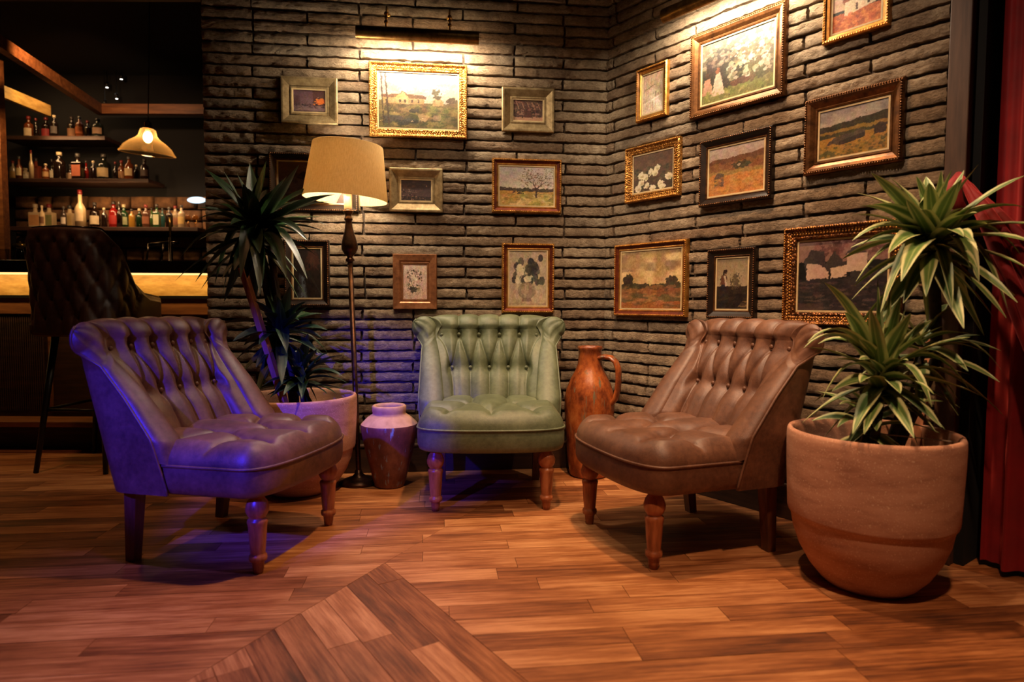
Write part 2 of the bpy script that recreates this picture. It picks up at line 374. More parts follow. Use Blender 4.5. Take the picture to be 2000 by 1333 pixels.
def brick_wall(name, ang, U, s0, s1, phase, label):
    root = empty(name, CB, ang, label=None, kind='structure'); root['label'] = label
    back = MB().box((s0, 0, .0), (s1, .14, WH)).obj('mortar_bed', MORTAR, root)
    pitch = .0495; z0 = 1.5178
    k0 = int((z0-.155)/pitch); nb = 0
    for r in range(-k0, int((2.42-z0)/pitch)+1):
        z = z0+r*pitch+.0245
        if z < .155: continue
        off = phase+(.236 if r % 2 else 0)+random.uniform(-.012, .012)
        x = off-8*.472
        while x < s1:
            w = .472
            a, b = x, x+w
            cuts = [(a, b)]
            if random.random() < .13: cuts = [(a, a+w*.5), (a+w*.5, b)]
            for (a, b) in cuts:
                a_, b_ = max(a, s0), min(b, s1)
                if b_-a_ > .03:
                    ln = b_-a_-.011; big = ln > .3
                    me = random.choice(BF if big else BH); base = .460 if big else .225
                    fl = random.choice((0, math.pi)) if False else 0
                    o = mk('brick', me, root, ((a_+b_)/2, random.uniform(-.003, .003), z+random.uniform(-.001, .001)), (random.uniform(-.02, .02), fl, random.uniform(-.0022, .0022)), (ln/base*random.choice((1, -1)) if False else ln/base, 1, random.uniform(.96, 1.04)))
                    nb += 1
            x += w
    return root
wall_back = brick_wall('wall_back', A1, U1, -L1, 0.0, -.2195, 'back wall of long thin grey-brown bricks with the picture lamp over the largest frame')
wall_right = brick_wall('wall_right', A2, U2, 0.0, L2, .06, 'slanting right wall of long thin grey-brown bricks behind the brown chair')
# baseboards
def baseboard(name, ang, s0, s1, lab):
    r = empty(name, CB, ang, kind='structure'); r['label'] = lab
    MB().box((s0, -.030, .0), (s1, 0, .122), .002).obj('board', DARKW, r)
    MB().box((s0, -.036, .122), (s1, 0, .134), .003).obj('cap_strip', POSTW, r)
baseboard('baseboard_back', A1, -L1, -.02, 'dark wooden baseboard under the back brick wall')
baseboard('baseboard_right', A2, .02, L2, 'dark wooden baseboard under the slanting right brick wall')
# post at the end of the right wall
po = empty('trim_1', CB+U2*L2, A2, kind='structure'); po['label'] = 'dark brown wooden post ending the right brick wall beside the curtain'
MB().box((.0, -.035, 0), (.058, .14, WH), .003).obj('post', POSTW, po)
MB().box((.058, -.0, 0), (.085, .16, WH)).obj('dark_gap_strip', BLACKC, po)  # black strip standing in for the dark gap beside the curtain

# floor: planks clipped to a big pointed parquet pattern
TIP = np.array([-.389, 1.972]); E1 = np.array([math.cos(R(-115)), math.sin(R(-115))]); E2 = np.array([math.cos(R(-56)), math.sin(R(-56))])
def clip(poly, p, n):                     # keep side where (x-p).n >= 0
    out = []
    for i in range(len(poly)):
        a, b = poly[i], poly[(i+1) % len(poly)]; da = (a-p)@n; db = (b-p)@n
        if da >= 0: out.append(a)
        if (da >= 0) != (db >= 0): out.append(a+(b-a)*da/(da-db))
    return out
def perp(d): return np.array([-d[1], d[0]])
nE1 = perp(E1); nE2 = -perp(E2)           # inside of the wedge: both >= 0
if (np.array([-.35, 1.2])-TIP)@nE1 < 0: nE1 = -nE1
if (np.array([-.35, 1.2])-TIP)@nE2 < 0: nE2 = -nE2
floor = empty('floor', (0, 0, 0), kind='structure'); floor['label'] = 'orange-brown strip parquet floor with a large pointed inlay pattern'
MB().box((-5.2, -1.6, -.08), (3.2, 7.2, -.006)).obj('subfloor', SUBFLOOR, floor)
planks = []
def planked(ang, org, region, clips, wid=.078, box=(-3.4, .95, 2.5, 3.95)):
    d = np.array([math.cos(ang), math.sin(ang)]); n = perp(d)
    cs = [np.array(c)-org for c in ((box[0], box[1]), (box[2], box[1]), (box[2], box[3]), (box[0], box[3]))]
    s = [c@d for c in cs]; t = [c@n for c in cs]
    j = int(min(t)/wid)-1
    while j*wid < max(t):
        x = min(s)-random.random()*.6
        while x < max(s):
            ln = random.uniform(.34, .95); g = .0007
            P = [org+d*a+n*b for a, b in ((x+g, j*wid+g), (x+ln-g, j*wid+g), (x+ln-g, (j+1)*wid-g), (x+g, (j+1)*wid-g))]
            P = clip(clip(clip(clip(P, np.array([box[0], box[1]]), np.array([1, 0])), np.array([box[2], box[1]]), np.array([-1, 0])), np.array([box[0], box[1]]), np.array([0, 1])), np.array([box[0], box[3]]), np.array([0, -1]))
            for variant in clips:
                Q = P
                for (p, nn) in variant:
                    if len(Q) < 3: break
                    Q = clip(Q, p, nn)
                if len(Q) >= 3: planks.append((Q, d, n, random.random()))
            x += ln
        j += 1
G = .0008
planked(R(6.7), TIP, None, [[(TIP-nE1*G, -nE1)], [(TIP-nE2*G, -nE2), (TIP, nE1)]])
planked(R(-56), TIP, None, [[(TIP+nE1*G, nE1), (TIP+nE2*G, nE2)]])
def plank_mesh(items):
    V = []; F = []; UV = []; T = []
    for Q, d, n, tone in items:
        if (Q[1]-Q[0])[0]*(Q[2]-Q[1])[1]-(Q[1]-Q[0])[1]*(Q[2]-Q[1])[0] < 0: Q = Q[::-1]
        o = len(V); k = len(Q); dz = (tone*7.3 % 1)*.0006; ou, ov = tone*31.7, tone*77.1
        V += [(q[0], q[1], dz-.0005) for q in Q]+[(q[0], q[1], -.006) for q in Q]
        F.append(tuple(range(o, o+k))); F += [(o+i, o+k+i, o+k+(i+1) % k, o+(i+1) % k) for i in range(k)]
        for q in list(Q)+list(Q): UV.append((q@d+ou, q@n+ov)); T.append(tone)
    me = mesh('plank', V, F, PLANK); a = me.attributes.new('tone', 'FLOAT', 'POINT'); a.data.foreach_set('value', T)
    uv = me.uv_layers.new(name='UVMap'); li = np.empty(len(me.loops), int); me.loops.foreach_get('vertex_index', li)
    uv.data.foreach_set('uv', np.array(UV)[li].ravel()); return me
def pxarea(Q):
    c = sum(Q)/len(Q); P = []
    for q in Q:
        v = CM@(np.array([q[0], q[1], 0])-np.array([0, 0, .8])); P.append((v[0]/v[2]*FPX+1000, v[1]/v[2]*FPX+666))
    cx, cy = sum(p[0] for p in P)/len(P), sum(p[1] for p in P)/len(P)
    ar = abs(sum(P[i][0]*P[(i+1) % len(P)][1]-P[(i+1) % len(P)][0]*P[i][1] for i in range(len(P))))/2
    if cx < -60 or cx > 2060 or cy > 1400: ar *= .01
    return ar
planks.sort(key=lambda p: -pxarea(p[0]))
for p in planks[:300]: mk('plank', plank_mesh([p]), floor)
o = mk('small_planks', plank_mesh(planks[300:]), floor); o['kind'] = 'stuff'

ceil = empty('ceiling', (0, 0, 0), kind='structure'); ceil['label'] = 'black ceiling over the room and bar'
MB().box((-5.2, -1.6, WH), (3.2, 7.2, WH+.1)).obj('ceiling_slab', BLACKC, ceil)

# ------------------------------------------------------------------ chairs
def seg_dist(px, pz, a, b):
    ax, az = a; bx, bz = b; dx, dz = bx-ax, bz-az; L = dx*dx+dz*dz+1e-12
    t = np.clip(((px-ax)*dx+(pz-az)*dz)/L, 0, 1); return np.hypot(px-ax-t*dx, pz-az-t*dz)
def tuft(px, pz, buttons, creases, puff=.015, wid=.007, dip=.034, bw=.027):
    dm = np.full(px.shape, 9.)
    for a, b in creases: dm = np.minimum(dm, seg_dist(px, pz, a, b))
    out = puff*(1-np.exp(-dm/wid))+puff*.5*(1-np.exp(-(dm/(wid*4))**2))
    for b in buttons: out -= dip*np.exp(-(np.hypot(px-b[0], pz-b[1])/bw)**1.3)
    return out
def make_chair(loc, rz, leather, label, frontmat, rearmat, edge=1.):
    root = empty('slipper_chair', (loc[0], loc[1], 0), rz, label, 'chair', 'button-tufted slipper chairs along the brick walls')
    zs = [.30, .40, .515, .60, .66, .70]
    yb = lambda z: np.interp(z, zs, [.335, .365, .418, .456, .480, .500])
    yf = lambda z: np.interp(z, [.20, .235, .30, .40, .52, .64, .70], [.235, .242, .258, .285, .372, .475, .508])
    Wi = lambda z: np.interp(z, [.3, .4, .52, .66, .7], [.216, .220, .234, .262, .262])
    Wo = lambda z: np.interp(z, [.235, .4, .66], [.290, .303, .300])
    yo = lambda z: np.interp(z, [.235, .40, .62], [.468, .500, .562])
    r1 = [(-.216, .657), (-.138, .66), (-.047, .66), (.047, .66), (.138, .66), (.216, .657)]; r2 = [(-.166, .515), (-.085, .515), (0, .515), (.085, .515), (.166, .515)]
    cr = [(b, (b[0]*1.05, .86)) for b in r1]+[(b, (b[0]*.95, .30)) for b in r2]
    for i, b in enumerate(r2): cr += [(b, r1[i]), (b, r1[i+1])]
    NT_, NI, NA, NO = 151, 74, 26, 22
    t = np.linspace(-1, 1, NT_); zi = np.linspace(.335, .688, NI)
    def inner(t, z):
        s = np.clip((np.abs(t)-.60)/.40, 0, 1); s = s*s*(3-2*s); s = .35*s+.65*np.clip((np.abs(t)-.60)/.40, 0, 1)**1.5
        return np.stack([t*Wi(z), yb(z)-(yb(z)-yf(z))*s*np.ones_like(t), z+0*t], -1)
    def outer(t, z):
        w, y0, y1 = float(Wo(z)), float(yf(z)), float(yo(z)); rr = min(.085, (y1-y0)*.85)
        pts = [(0, y1), (w-rr, y1)]+[(w-rr+rr*math.sin(a), y1-rr+rr*math.cos(a)) for a in np.linspace(.15, math.pi/2, 10)]+[(w, y0)]
        P = np.array(pts); s = np.r_[0, np.cumsum(np.hypot(*np.diff(P, axis=0).T))]; s /= s[-1]
        a = np.abs(t); return np.stack([np.sign(t)*np.interp(a, s, P[:, 0]), np.interp(a, s, P[:, 1]), z+0*t], -1)
    ph = np.clip((np.abs(t)-.58)/.42, 0, 1); ph = ph*ph*(3-2*ph)*math.pi/2
    D = np.stack([np.sin(ph)*np.sign(t), np.cos(ph), 0*t], -1)
    Dn = D.copy(); sw = np.clip((np.abs(t)-.62)/.38, 0, 1)[:, None]; Dn = D*(1)
    rows = []
    for z in zi:
        P = inner(t, z); dsp = tuft(P[:, 0], P[:, 2], r1+r2, cr)
        fade = 1.
        rows.append(P-Dn*dsp[:, None]+np.array([0, 0, 1])*0)
    r = .053-.010*np.clip((np.abs(t)-.6)/.4, 0, 1)
    base = inner(t, .688); cen = base+D*r[:, None]
    for k in range(1, NA+1):
        a = math.pi-(math.pi+R(50))*k/NA; q = .688+(math.pi-a)*.05
        dsp = tuft(base[:, 0], np.full(NT_, q), [], cr)*max(0., 1-k/NA*1.3)*fade
        rr = (r+dsp)[:, None]; rows.append(cen+D*rr*math.cos(a)+np.array([0, 0, 1])*rr*math.sin(a))
    arc_end = len(rows)
    for z in np.linspace(.612, .235, NO): rows.append(outer(t, z))
    V = np.concatenate(rows); F = grid_faces(len(rows), NT_)
    me = mesh('backrest', V, F, leather, True); BR_ = mk('backrest', me, root)
    # wing noses and scroll ends
    for sgn in (-1, 1):
        ti = 0 if sgn < 0 else NT_-1
        A = [rw[ti] for rw in rows[:NI]]+[rows[NI+k][ti] for k in range(int(NA*.64))]
        B = [outer(np.array([float(sgn)]), z)[0] for z in np.linspace(.335, .612, 30)]+[rows[NI+k][ti] for k in range(NA-1, int(NA*.64)-2, -1)]
        def rs(P, n):
            P = np.array(P); s = np.r_[0, np.cumsum(np.linalg.norm(np.diff(P, axis=0), axis=1))]; s /= s[-1]; u = np.linspace(0, 1, n); return np.stack([np.interp(u, s, P[:, k]) for k in range(3)], -1)
        n = 90; A = rs(A, n); B = rs(B, n); V = []; KP = 17
        mid = (A+B)/2; half = (A-B)/2; hl = np.linalg.norm(half, axis=1)
        for i in range(n):
            for k in range(KP):
                f = math.pi*k/(KP-1); u = i/(n-1)
                bul = hl[i]*(.85 if u < .7 else .55)+ (.0035*math.cos(f*9) if u > .74 else 0)*math.sin(f)
                V.append(mid[i]+half[i]*math.cos(f)+np.array([0, -1, -.35])*bul*math.sin(f))
        mk('wing_front', mesh('wing_front', V, grid_faces(n, KP), leather, True), root)
        path = [outer(np.array([float(sgn)]), z)[0]+np.array([sgn*.001, -.003, 0]) for z in np.linspace(.238, .612, 26)]+[rows[NI+k][ti]+np.array([0, -.002, 0]) for k in range(NA-1, 12, -2)]
        MB().tube(path, .0042, 6).obj('piping', leather, BR_)
    for b in r1+r2:
        y = float(inner(np.array([b[0]/float(Wi(b[1]))]), b[1])[0][1])
        MB().sphere((b[0], y+.010, b[1]), .0085, 10, 6, (1, .6, 1)).obj('button', leather, BR_)
    # seat
    NU, NV = 141, 100
    def yfr(u): return .045-.112*(1-np.abs(u)**3.2)**(1/3.2)-.012*(1-u*u)
    Ws = lambda y: np.interp(y, [-.1, .05, .28, .42], [.284, .284, .286, .28])
    u = np.sin(np.linspace(-1, 1, NU)*math.pi/2); v = np.linspace(0, 1, NV)**1.15
    UU, VV = np.meshgrid(u, v); y0 = yfr(UU); Y = y0+(.42-y0)*VV; X = UU*Ws(Y)
    out = []
    uu = np.sin(np.linspace(-1, 1, 181)*math.pi/2)
    edgeP = np.array([(a*float(Ws(yfr(a))), yfr(a)) for a in uu])
    edgeP = np.concatenate([[(-float(Ws(y)), y) for y in np.linspace(.42, .047, 26)], edgeP, [(float(Ws(y)), y) for y in np.linspace(.047, .42, 26)]])
    de = np.full(X.shape, 9.)
    for i in range(len(edgeP)-1): de = np.minimum(de, seg_dist(X, Y, edgeP[i], edgeP[i+1]))
    rad = .052; q = np.clip(de/rad, 0, 1); Z = .326+.052*np.sqrt(np.clip(1-(1-q)**2, 0, 1))+.010*np.clip(de/.2, 0, 1)
    sb = [(0, .075), (-.15, .075), (.15, .075), (-.078, .20), (.078, .20)]
    sc = [(sb[3], (-.070, .42)), (sb[4], (.070, .42)), (sb[3], sb[0]), (sb[4], sb[0]), (sb[3], sb[1]), (sb[4], sb[2]), (sb[0], (0, -.035)), (sb[1], (-.175, -.02)), (sb[2], (.175, -.02)), (sb[1], (-.27, .13)), (sb[2], (.27, .13)), (sb[3], (-.25, .28)), (sb[4], (.25, .28))]
    tf = tuft(X, Y, sb, sc, .016, .007, .028, .028)
    Z = Z+(tf-.008)*np.clip(de/.045, 0, 1)
    V = np.stack([X, Y, Z], -1).reshape(-1, 3)
    SC_ = mk('seat_cushion', mesh('seat_cushion', V, grid_faces(NV, NU), leather, True), root)
    for b in sb:
        i = np.argmin(np.hypot(X-b[0], Y-b[1])); MB().sphere((b[0], b[1], float(Z.ravel()[i])+.001), .0085, 10, 6, (1, 1, .6)).obj('button', leather, SC_)
    MB().tube([(p[0]*1.006, p[1]-.002, .324) for p in edgeP[4:-4]], .0045, 6).obj('seat_piping', leather, SC_)
    ap = []; prof = [(0, .326), (.003, .30), (.002, .26), (-.004, .243), (-.016, .236), (-.06, .236)]
    c = np.array([0, .18])
    nrm = []
    for i in range(len(edgeP)):
        a = edgeP[max(i-1, 0)]; b = edgeP[min(i+1, len(edgeP)-1)]; d = b-a; nn = np.array([d[1], -d[0]]); nn /= np.linalg.norm(nn); nrm.append(nn if nn@(edgeP[i]-c) > 0 else -nn)
    for off, z in prof: ap += [(p[0]+n_[0]*off, p[1]+n_[1]*off, z) for p, n_ in zip(edgeP, nrm)]
    mk('seat_apron', mesh('seat_apron', ap, grid_faces(len(prof), len(edgeP)), leather, True), root)
    MB().box((-.235, .0, .2365), (.235, .46, .25)).obj('underside_board', BLACKC, root)
    # legs
    prof = [(.020, .245), (.021, .226), (.028, .216), (.0335, .198), (.0325, .186), (.027, .174), (.0225, .169), (.0225, .166), (.028, .162), (.0295, .155), (.028, .149), (.0265, .14), (.0255, .12), (.0235, .09), (.021, .062), (.0205, .058), (.025, .055), (.0265, .047), (.025, .039), (.0195, .036), (.018, .034), (.0165, .018), (.0135, .0), (.0, .0)]
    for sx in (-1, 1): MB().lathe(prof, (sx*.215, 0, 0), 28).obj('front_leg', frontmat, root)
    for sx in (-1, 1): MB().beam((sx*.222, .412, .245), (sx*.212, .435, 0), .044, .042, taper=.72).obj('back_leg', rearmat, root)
    return root
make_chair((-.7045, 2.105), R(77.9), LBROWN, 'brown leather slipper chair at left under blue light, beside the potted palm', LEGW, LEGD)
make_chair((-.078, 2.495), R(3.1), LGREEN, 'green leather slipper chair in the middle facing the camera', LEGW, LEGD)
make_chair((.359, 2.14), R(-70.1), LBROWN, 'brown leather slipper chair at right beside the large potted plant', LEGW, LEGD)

# ------------------------------------------------------------------ pots, jug, vase
def pot(loc, label, r=.25, h=.41):
    root = empty('plant_pot', (loc[0], loc[1], 0), random.random()*6, label, 'pot', 'terracotta planters')
    k = r/.25; z = h/.41
    prof = [(.0, .0), (.125*k, .0), (.142*k, .012*z), (.175*k, .045*z), (.205*k, .09*z), (.224*k, .135*z), (.232*k, .172*z), (.234*k, .180*z), (.240*k, .184*z), (.243*k, .192*z), (.246*k, .25*z), (.250*k, .33*z), (.251*k, .385*z), (.250*k, .402*z), (.246*k, .410*z), (.238*k, .411*z), (.232*k, .405*z), (.229*k, .39*z), (.226*k, .30*z), (.2*k, .29*z)]
    MB().lathe(prof, n=72).obj('pot_shell', POT, root)
    n = 40; V = [(0, 0, .325*z)]; F = []
    for j in range(1, 7):
        for i in range(n): a = 2*math.pi*i/n; V.append((.228*k*j/6*math.cos(a), .228*k*j/6*math.sin(a), .325*z+rng.randn()*.004))
    F += [(0, 1+i, 1+(i+1) % n) for i in range(n)]
    for j in range(5):
        for i in range(n): F.append((1+j*n+i, 1+j*n+(i+1) % n, 1+(j+1)*n+(i+1) % n, 1+(j+1)*n+i))
    mk('soil', mesh('soil', V, F, SOIL, True), root)
    return root
PR = (1.032, 1.85); PL = (-.905, 2.755)
pot(PR, 'large round terracotta planter at right holding the variegated plant', r=.225, h=.443)
pot(PL, 'round terracotta planter behind the left chair holding the dark green palm', r=.24)
v = empty('clay_vase', (-.535, 2.83, 0), 0, 'small squat clay vase with glaze drips beside the floor lamp', 'vase')
MB().lathe([(0, 0), (.060, 0), (.066, .006), (.084, .08), (.106, .17), (.120, .24), (.1245, .268), (.122, .276)], n=56).obj('vase_body', VASEB, v)
MB().lathe([(.122, .276), (.117, .281), (.095, .303), (.076, .316), (.071, .320), (.071, .326), (.0735, .334), (.0735, .352), (.069, .357), (.061, .356), (.058, .345), (.058, .31), (.10, .27), (.07, .15)], n=56).obj('vase_neck', VASET, v)
j = empty('clay_jug', (.362, 3.02, 0), R(-30), 'tall rust-orange clay jug with one handle in the corner', 'jug')
MB().lathe([(0, 0), (.082, 0), (.09, .01), (.100, .08), (.110, .2), (.1165, .32), (.115, .37), (.106, .41), (.088, .455), (.066, .495), (.056, .525), (.053, .56), (.0535, .585), (.057, .592), (.0575, .602), (.054, .606), (.047, .605), (.045, .59), (.045, .50)], n=56).obj('jug_body', JUG, j)
hp = [(.045, 0, .553), (.075, 0, .560), (.105, 0, .556), (.128, 0, .538), (.140, 0, .505), (.142, 0, .46), (.138, 0, .41), (.128, 0, .37), (.108, 0, .345)]
V = []
for i, p in enumerate(hp):
    a = Vector(hp[max(i-1, 0)]); b = Vector(hp[min(i+1, len(hp)-1)]); d = (b-a).normalized(); o_ = Vector((0, 1, 0)); n_ = d.cross(o_)
    for k in range(14): t_ = 2*math.pi*k/14; V.append(Vector(p)+o_*math.cos(t_)*.026+n_*math.sin(t_)*.012)
mk('jug_handle', mesh('jug_handle', V, grid_faces(len(hp), 14, True), JUG, True), j)

# ------------------------------------------------------------------ floor lamp
fl = empty('floor_lamp', (-.678, 2.865, 0), 0, 'bronze floor lamp with tapered cream fabric shade beside the clay vase', 'lamp')
fl.rotation_euler = (0, R(-1.75), 0)
MB().lathe([(0, 0), (.085, 0), (.088, .006), (.084, .014), (.06, .022), (.03, .032), (.018, .045), (.014, .06), (0, .06)], n=40).obj('lamp_base', BRONZEP, fl)
MB().lathe([(.0115, .05), (.0115, .985), (0, .985)], n=20).obj('pole', BRONZEP, fl)
MB().lathe([(.0115, .98), (.019, .985), (.019, .992), (.012, .998), (.012, 1.004), (.024, 1.014), (.0345, 1.035), (.0355, 1.052), (.030, 1.078), (.020, 1.112), (.0145, 1.145), (.0135, 1.158), (.018, 1.162), (.018, 1.168), (.0145, 1.174), (.014, 1.186), (.022, 1.196), (.022, 1.202), (.012, 1.208), (0, 1.208)], n=28).obj('turned_finial', BRONZEP, fl)
MB().lathe([(.017, 1.208), (.017, 1.272), (0, 1.272)], n=18).obj('bulb_socket', plain('socket_cream', (226, 178, 120), .5), fl)
bulb = MB().sphere((0, 0, 1.325), .033, 14, 10, (1, 1, 1.25)).obj('bulb', emis('bulb_glow', (1, .72, .42, 1), 22), fl)
sh = mk('lamp_shade', None, fl) if False else None
sv = MB().lathe([(.179, -.113), (.1785, -.108), (.1475, .118), (.1485, .120), (.1495, .118), (.1805, -.108), (.179, -.113)], n=64)
sh = sv.obj('lamp_shade', SHADE, fl, (0, 0, 1.362), (0, R(5.2), 0))
sp_ = MB()
for k in range(3): a = k*2*math.pi/3+.4; sp_.beam((0, 0, 1.44), (.148*math.cos(a), .148*math.sin(a), 1.462), .004)
sp_.tube([(0, 0, 1.28), (.04, 0, 1.32), (.04, 0, 1.40), (0, 0, 1.44)], .002, 5); sp_.obj('shade_carrier', BRASS, fl)
l = bpy.data.lights.new('floor_lamp_light', 'POINT'); l.energy = 40; l.color = (1, .84, .62); l.shadow_soft_size = .04
lo = bpy.data.objects.new('floor_lamp_light', l); COL.objects.link(lo); lo.location = (-.72, 2.865, 1.325)

# ------------------------------------------------------------------ plants
def wallclear(P, mrg=.035):
    P = np.array(P, float)
    for N, in ((N1,), (N2,)):
        d = (P-CB)@N
        if N is N1 and P[0] > .46 or N is N2 and P[0] < .46: continue
        if N is N1 and P[0] < -1.42: continue
        if d < mrg: P = P+N*(mrg-d)
    return P
def leaf_mesh(b, tip, arch, wid, mat, fold=.25, seg=9, roll=0.):
    b = np.array(b, float); tip = wallclear(tip)
    for (px_, py_, zr) in ((PR[0], PR[1], .47), (PL[0], PL[1], .43)):
        if .17 < math.hypot(tip[0]-px_, tip[1]-py_) < .34 and tip[2] < zr: tip[2] = zr
    c = (b+tip)/2+np.array([0, 0, arch]); c = b+(c-b)*1.0
    c = wallclear(c)
    V = []; UV = []
    for i in range(seg+1):
        s = i/seg; p = (1-s)**2*b+2*s*(1-s)*c+s*s*tip; d = 2*(1-s)*(c-b)+2*s*(tip-c); d /= np.linalg.norm(d)+1e-9
        side = np.cross(d, [0, 0, 1.]); L = np.linalg.norm(side)
        if L < .15: side = np.cross(d, [.6, -.8, 0]); L = np.linalg.norm(side)
        side /= L; nn = np.cross(side, d)
        ca, sa = math.cos(roll), math.sin(roll); side, nn = side*ca+nn*sa, nn*ca-side*sa
        w = wid/2*(math.sin(math.pi*min(1, .12+.88*s)**.8)**.75 if s < .999 else .03)
        w *= 1.3; w = max(w, wid*.08 if s < .3 else .0008)
        wob = math.sin(s*9+b[0]*40)*w*.12
        for k in (-1, -.5, 0, .5, 1):
            V.append(p+side*w*k+nn*(abs(k)*w*fold*2*(1-.5*s)+wob*k)); UV.append((.5+k/2, s))
    F = grid_faces(seg+1, 5); me = mesh('leaf', V, F, mat, True)
    uv = me.uv_layers.new(name='UVMap'); li = np.empty(len(me.loops), int); me.loops.foreach_get('vertex_index', li); uv.data.foreach_set('uv', np.array(UV)[li].ravel()); return me
def head(root, C, n, lr, wr, mat, seed, lo=-45, hi=82, bias=(0, 0, 0), explicit=(), org=None):
    rs = np.random.RandomState(seed); C = np.array(C, float); o = np.array([root.location[0], root.location[1], 0])
    for (u_, v_, Y_, arch, w) in explicit:
        b = C+rs.randn(3)*.008-np.array([0, 0, .01]); tip = at(u_, v_, Y_)
        mk('leaf', leaf_mesh(b-o, 0, 0, 0, mat) if False else shift(leaf_mesh(b, tip, arch, w, mat, roll=rs.uniform(-.3, .3)), o), root)
    for i in range(n):
        az = i*2.39996+rs.rand()*.5; f = (i+.5)/n; el = R(hi+(lo-hi)*f**.85+rs.uniform(-9, 9)); L = rs.uniform(*lr)*(1 if f > .2 else .8)
        d = np.array([math.cos(az)*math.cos(el), math.sin(az)*math.cos(el), math.sin(el)])+np.array(bias); d /= np.linalg.norm(d)
        b = C+np.array([0, 0, (.5-f)*.09])+d*.008; tip = b+d*L; tip[2] -= L*.22*math.cos(el)*rs.uniform(.3, 1.6)
        mk('leaf', shift(leaf_mesh(b, tip, L*.20*max(math.cos(el), .1), rs.uniform(*wr), mat, roll=rs.uniform(-.4, .4)), o), root)
def shift(me, o):
    me.transform(Matrix.Translation((-o[0], -o[1], -o[2]))); return me
pl = empty('palm_plant', (PL[0], PL[1], .30), 0, 'dark green potted palm with three leafy crowns beside the floor lamp', 'plant')
o0 = np.array([PL[0], PL[1], 0])
pl.location[2] = 0
def stem(root, pts, r): 
    o = np.array([root.location[0], root.location[1], 0]); MB().tube([np.array(p)-o for p in pts], r, 10).obj('stem', STEM, root)
H1 = at(497, 455, 2.72); H2 = at(548, 655, 2.74); H3 = at(588, 745, 2.72)
stem(pl, [(PL[0]-.02, PL[1], .30), at(560, 700, 2.76), at(545, 600, 2.76), H1+np.array([.05, .03, -.05])], .014)
stem(pl, [(PL[0]-.05, PL[1]+.02, .30), at(530, 700, 2.78), at(527, 600, 2.78), H1], .014)
stem(pl, [(PL[0]+.0, PL[1]-.02, .30), at(578, 760, 2.73), H2], .011); stem(pl, [(PL[0]+.03, PL[1]-.02, .30), H3], .009)
ex = [(400, 330, 2.75, .05, .05), (437, 335, 2.7, .02, .05), (520, 315, 2.7, 0, .05), (488, 320, 2.85, 0, .05), (584, 322, 2.6, .0, .04), (560, 345, 2.7, .02, .05), (655, 380, 2.55, .06, .045), (645, 393, 2.75, .05, .045), (640, 440, 2.6, .08, .045), (600, 470, 2.45, .12, .05), (350, 505, 2.7, .14, .04), (385, 430, 2.6, .10, .045), (432, 590, 2.65, .20, .04), (470, 545, 2.45, .18, .045), (508, 575, 2.45, .16, .05), (560, 545, 2.4, .16, .05), (420, 555, 2.8, .22, .04), (450, 590, 2.7, .2, .04), (600, 545, 2.5, .18, .045), (475, 300+60, 2.6, .03, .045), (620, 365, 2.8, .06, .05), (415, 400, 2.85, .08, .045), (640, 425, 2.8, .05, .04)]
head(pl, H1, 38, (.20, .32), (.034, .048), LEAFD, 3, -60, 80, (.0, -.25, 0), ex)
ex = [(565, 560, 2.7, 0, .04), (545, 585, 2.6, .0, .035), (650, 630, 2.7, .06, .035), (640, 645, 2.65, .05, .035), (640, 690, 2.75, .1, .03), (462, 672, 2.75, .06, .03), (560, 690, 2.5, .08, .04), (480, 700, 2.7, .08, .03), (600, 600, 2.7, .03, .035)]
head(pl, H2, 30, (.17, .26), (.030, .042), LEAFD, 4, -55, 75, (0, -.25, 0), ex)
ex = [(672, 715, 2.7, .08, .028), (668, 735, 2.6, .08, .028), (655, 745, 2.7, .1, .026), (535, 770, 2.55, .08, .034), (590, 790, 2.5, .07, .034), (570, 690, 2.7, 0, .03), (640, 690, 2.75, .05, .03)]
head(pl, H3, 26, (.13, .21), (.024, .034), LEAFD, 5, -50, 75, (0, -.3, .1), ex)
sk = MB(); a_ = at(556, 790, 2.62)-o0; b_ = at(473, 523, 2.66)-o0; sk.beam(a_+(a_-b_)*.12, b_, .028, .022)
s_ = sk.obj('wooden_stake', STAKE, pl); 
pv = empty('variegated_plant', (PR[0], PR[1], 0), 0, 'variegated green and cream leafy plant in the large planter at right', 'plant')
K1 = at(1822, 480, 1.86); K2 = at(1722, 745, 1.82); K3 = at(1700, 830, 1.84); K4 = at(1800, 690, 1.90)
o1 = np.array([PR[0], PR[1], 0])
stem(pv, [(PR[0]+.06, PR[1]+.03, .31), at(1830, 700, 1.92), K1], .016); stem(pv, [(PR[0]-.02, PR[1]-.03, .31), K2], .013); stem(pv, [(PR[0]+.02, PR[1], .31), K4], .012); stem(pv, [(PR[0]-.05, PR[1], .31), K3], .010)
ex = [(1702, 338, 1.80, .03, .038), (1795, 352, 1.86, .04, .032), (1883, 333, 1.85, 0, .036), (2002, 343, 1.80, .05, .040), (1842, 365, 1.8, .01, .036), (1680, 402, 1.80, .06, .044), (1662, 420, 1.9, .05, .03), (1735, 495, 1.72, .07, .042), (1670, 490, 1.86, .10, .032), (1672, 550, 1.83, .12, .032), (1760, 550, 1.66, .10, .045), (1912, 550, 1.65, .14, .045), (2002, 405, 1.75, .08, .040), (2010, 455, 1.85, .09, .034), (1970, 612, 1.7, .2, .038), (1995, 500, 1.75, .14, .036), (1900, 470, 1.6, .08, .045), (1720, 610, 1.75, .18, .03), (1860, 600, 1.7, .15, .034), (1665, 470, 1.8, .1, .035), (1905, 400, 1.7, .03, .036), (1770, 390, 1.75, .02, .036)]
head(pv, K1, 44, (.17, .27), (.028, .040), LEAFV, 11, -55, 82, (-.05, -.30, 0), ex)
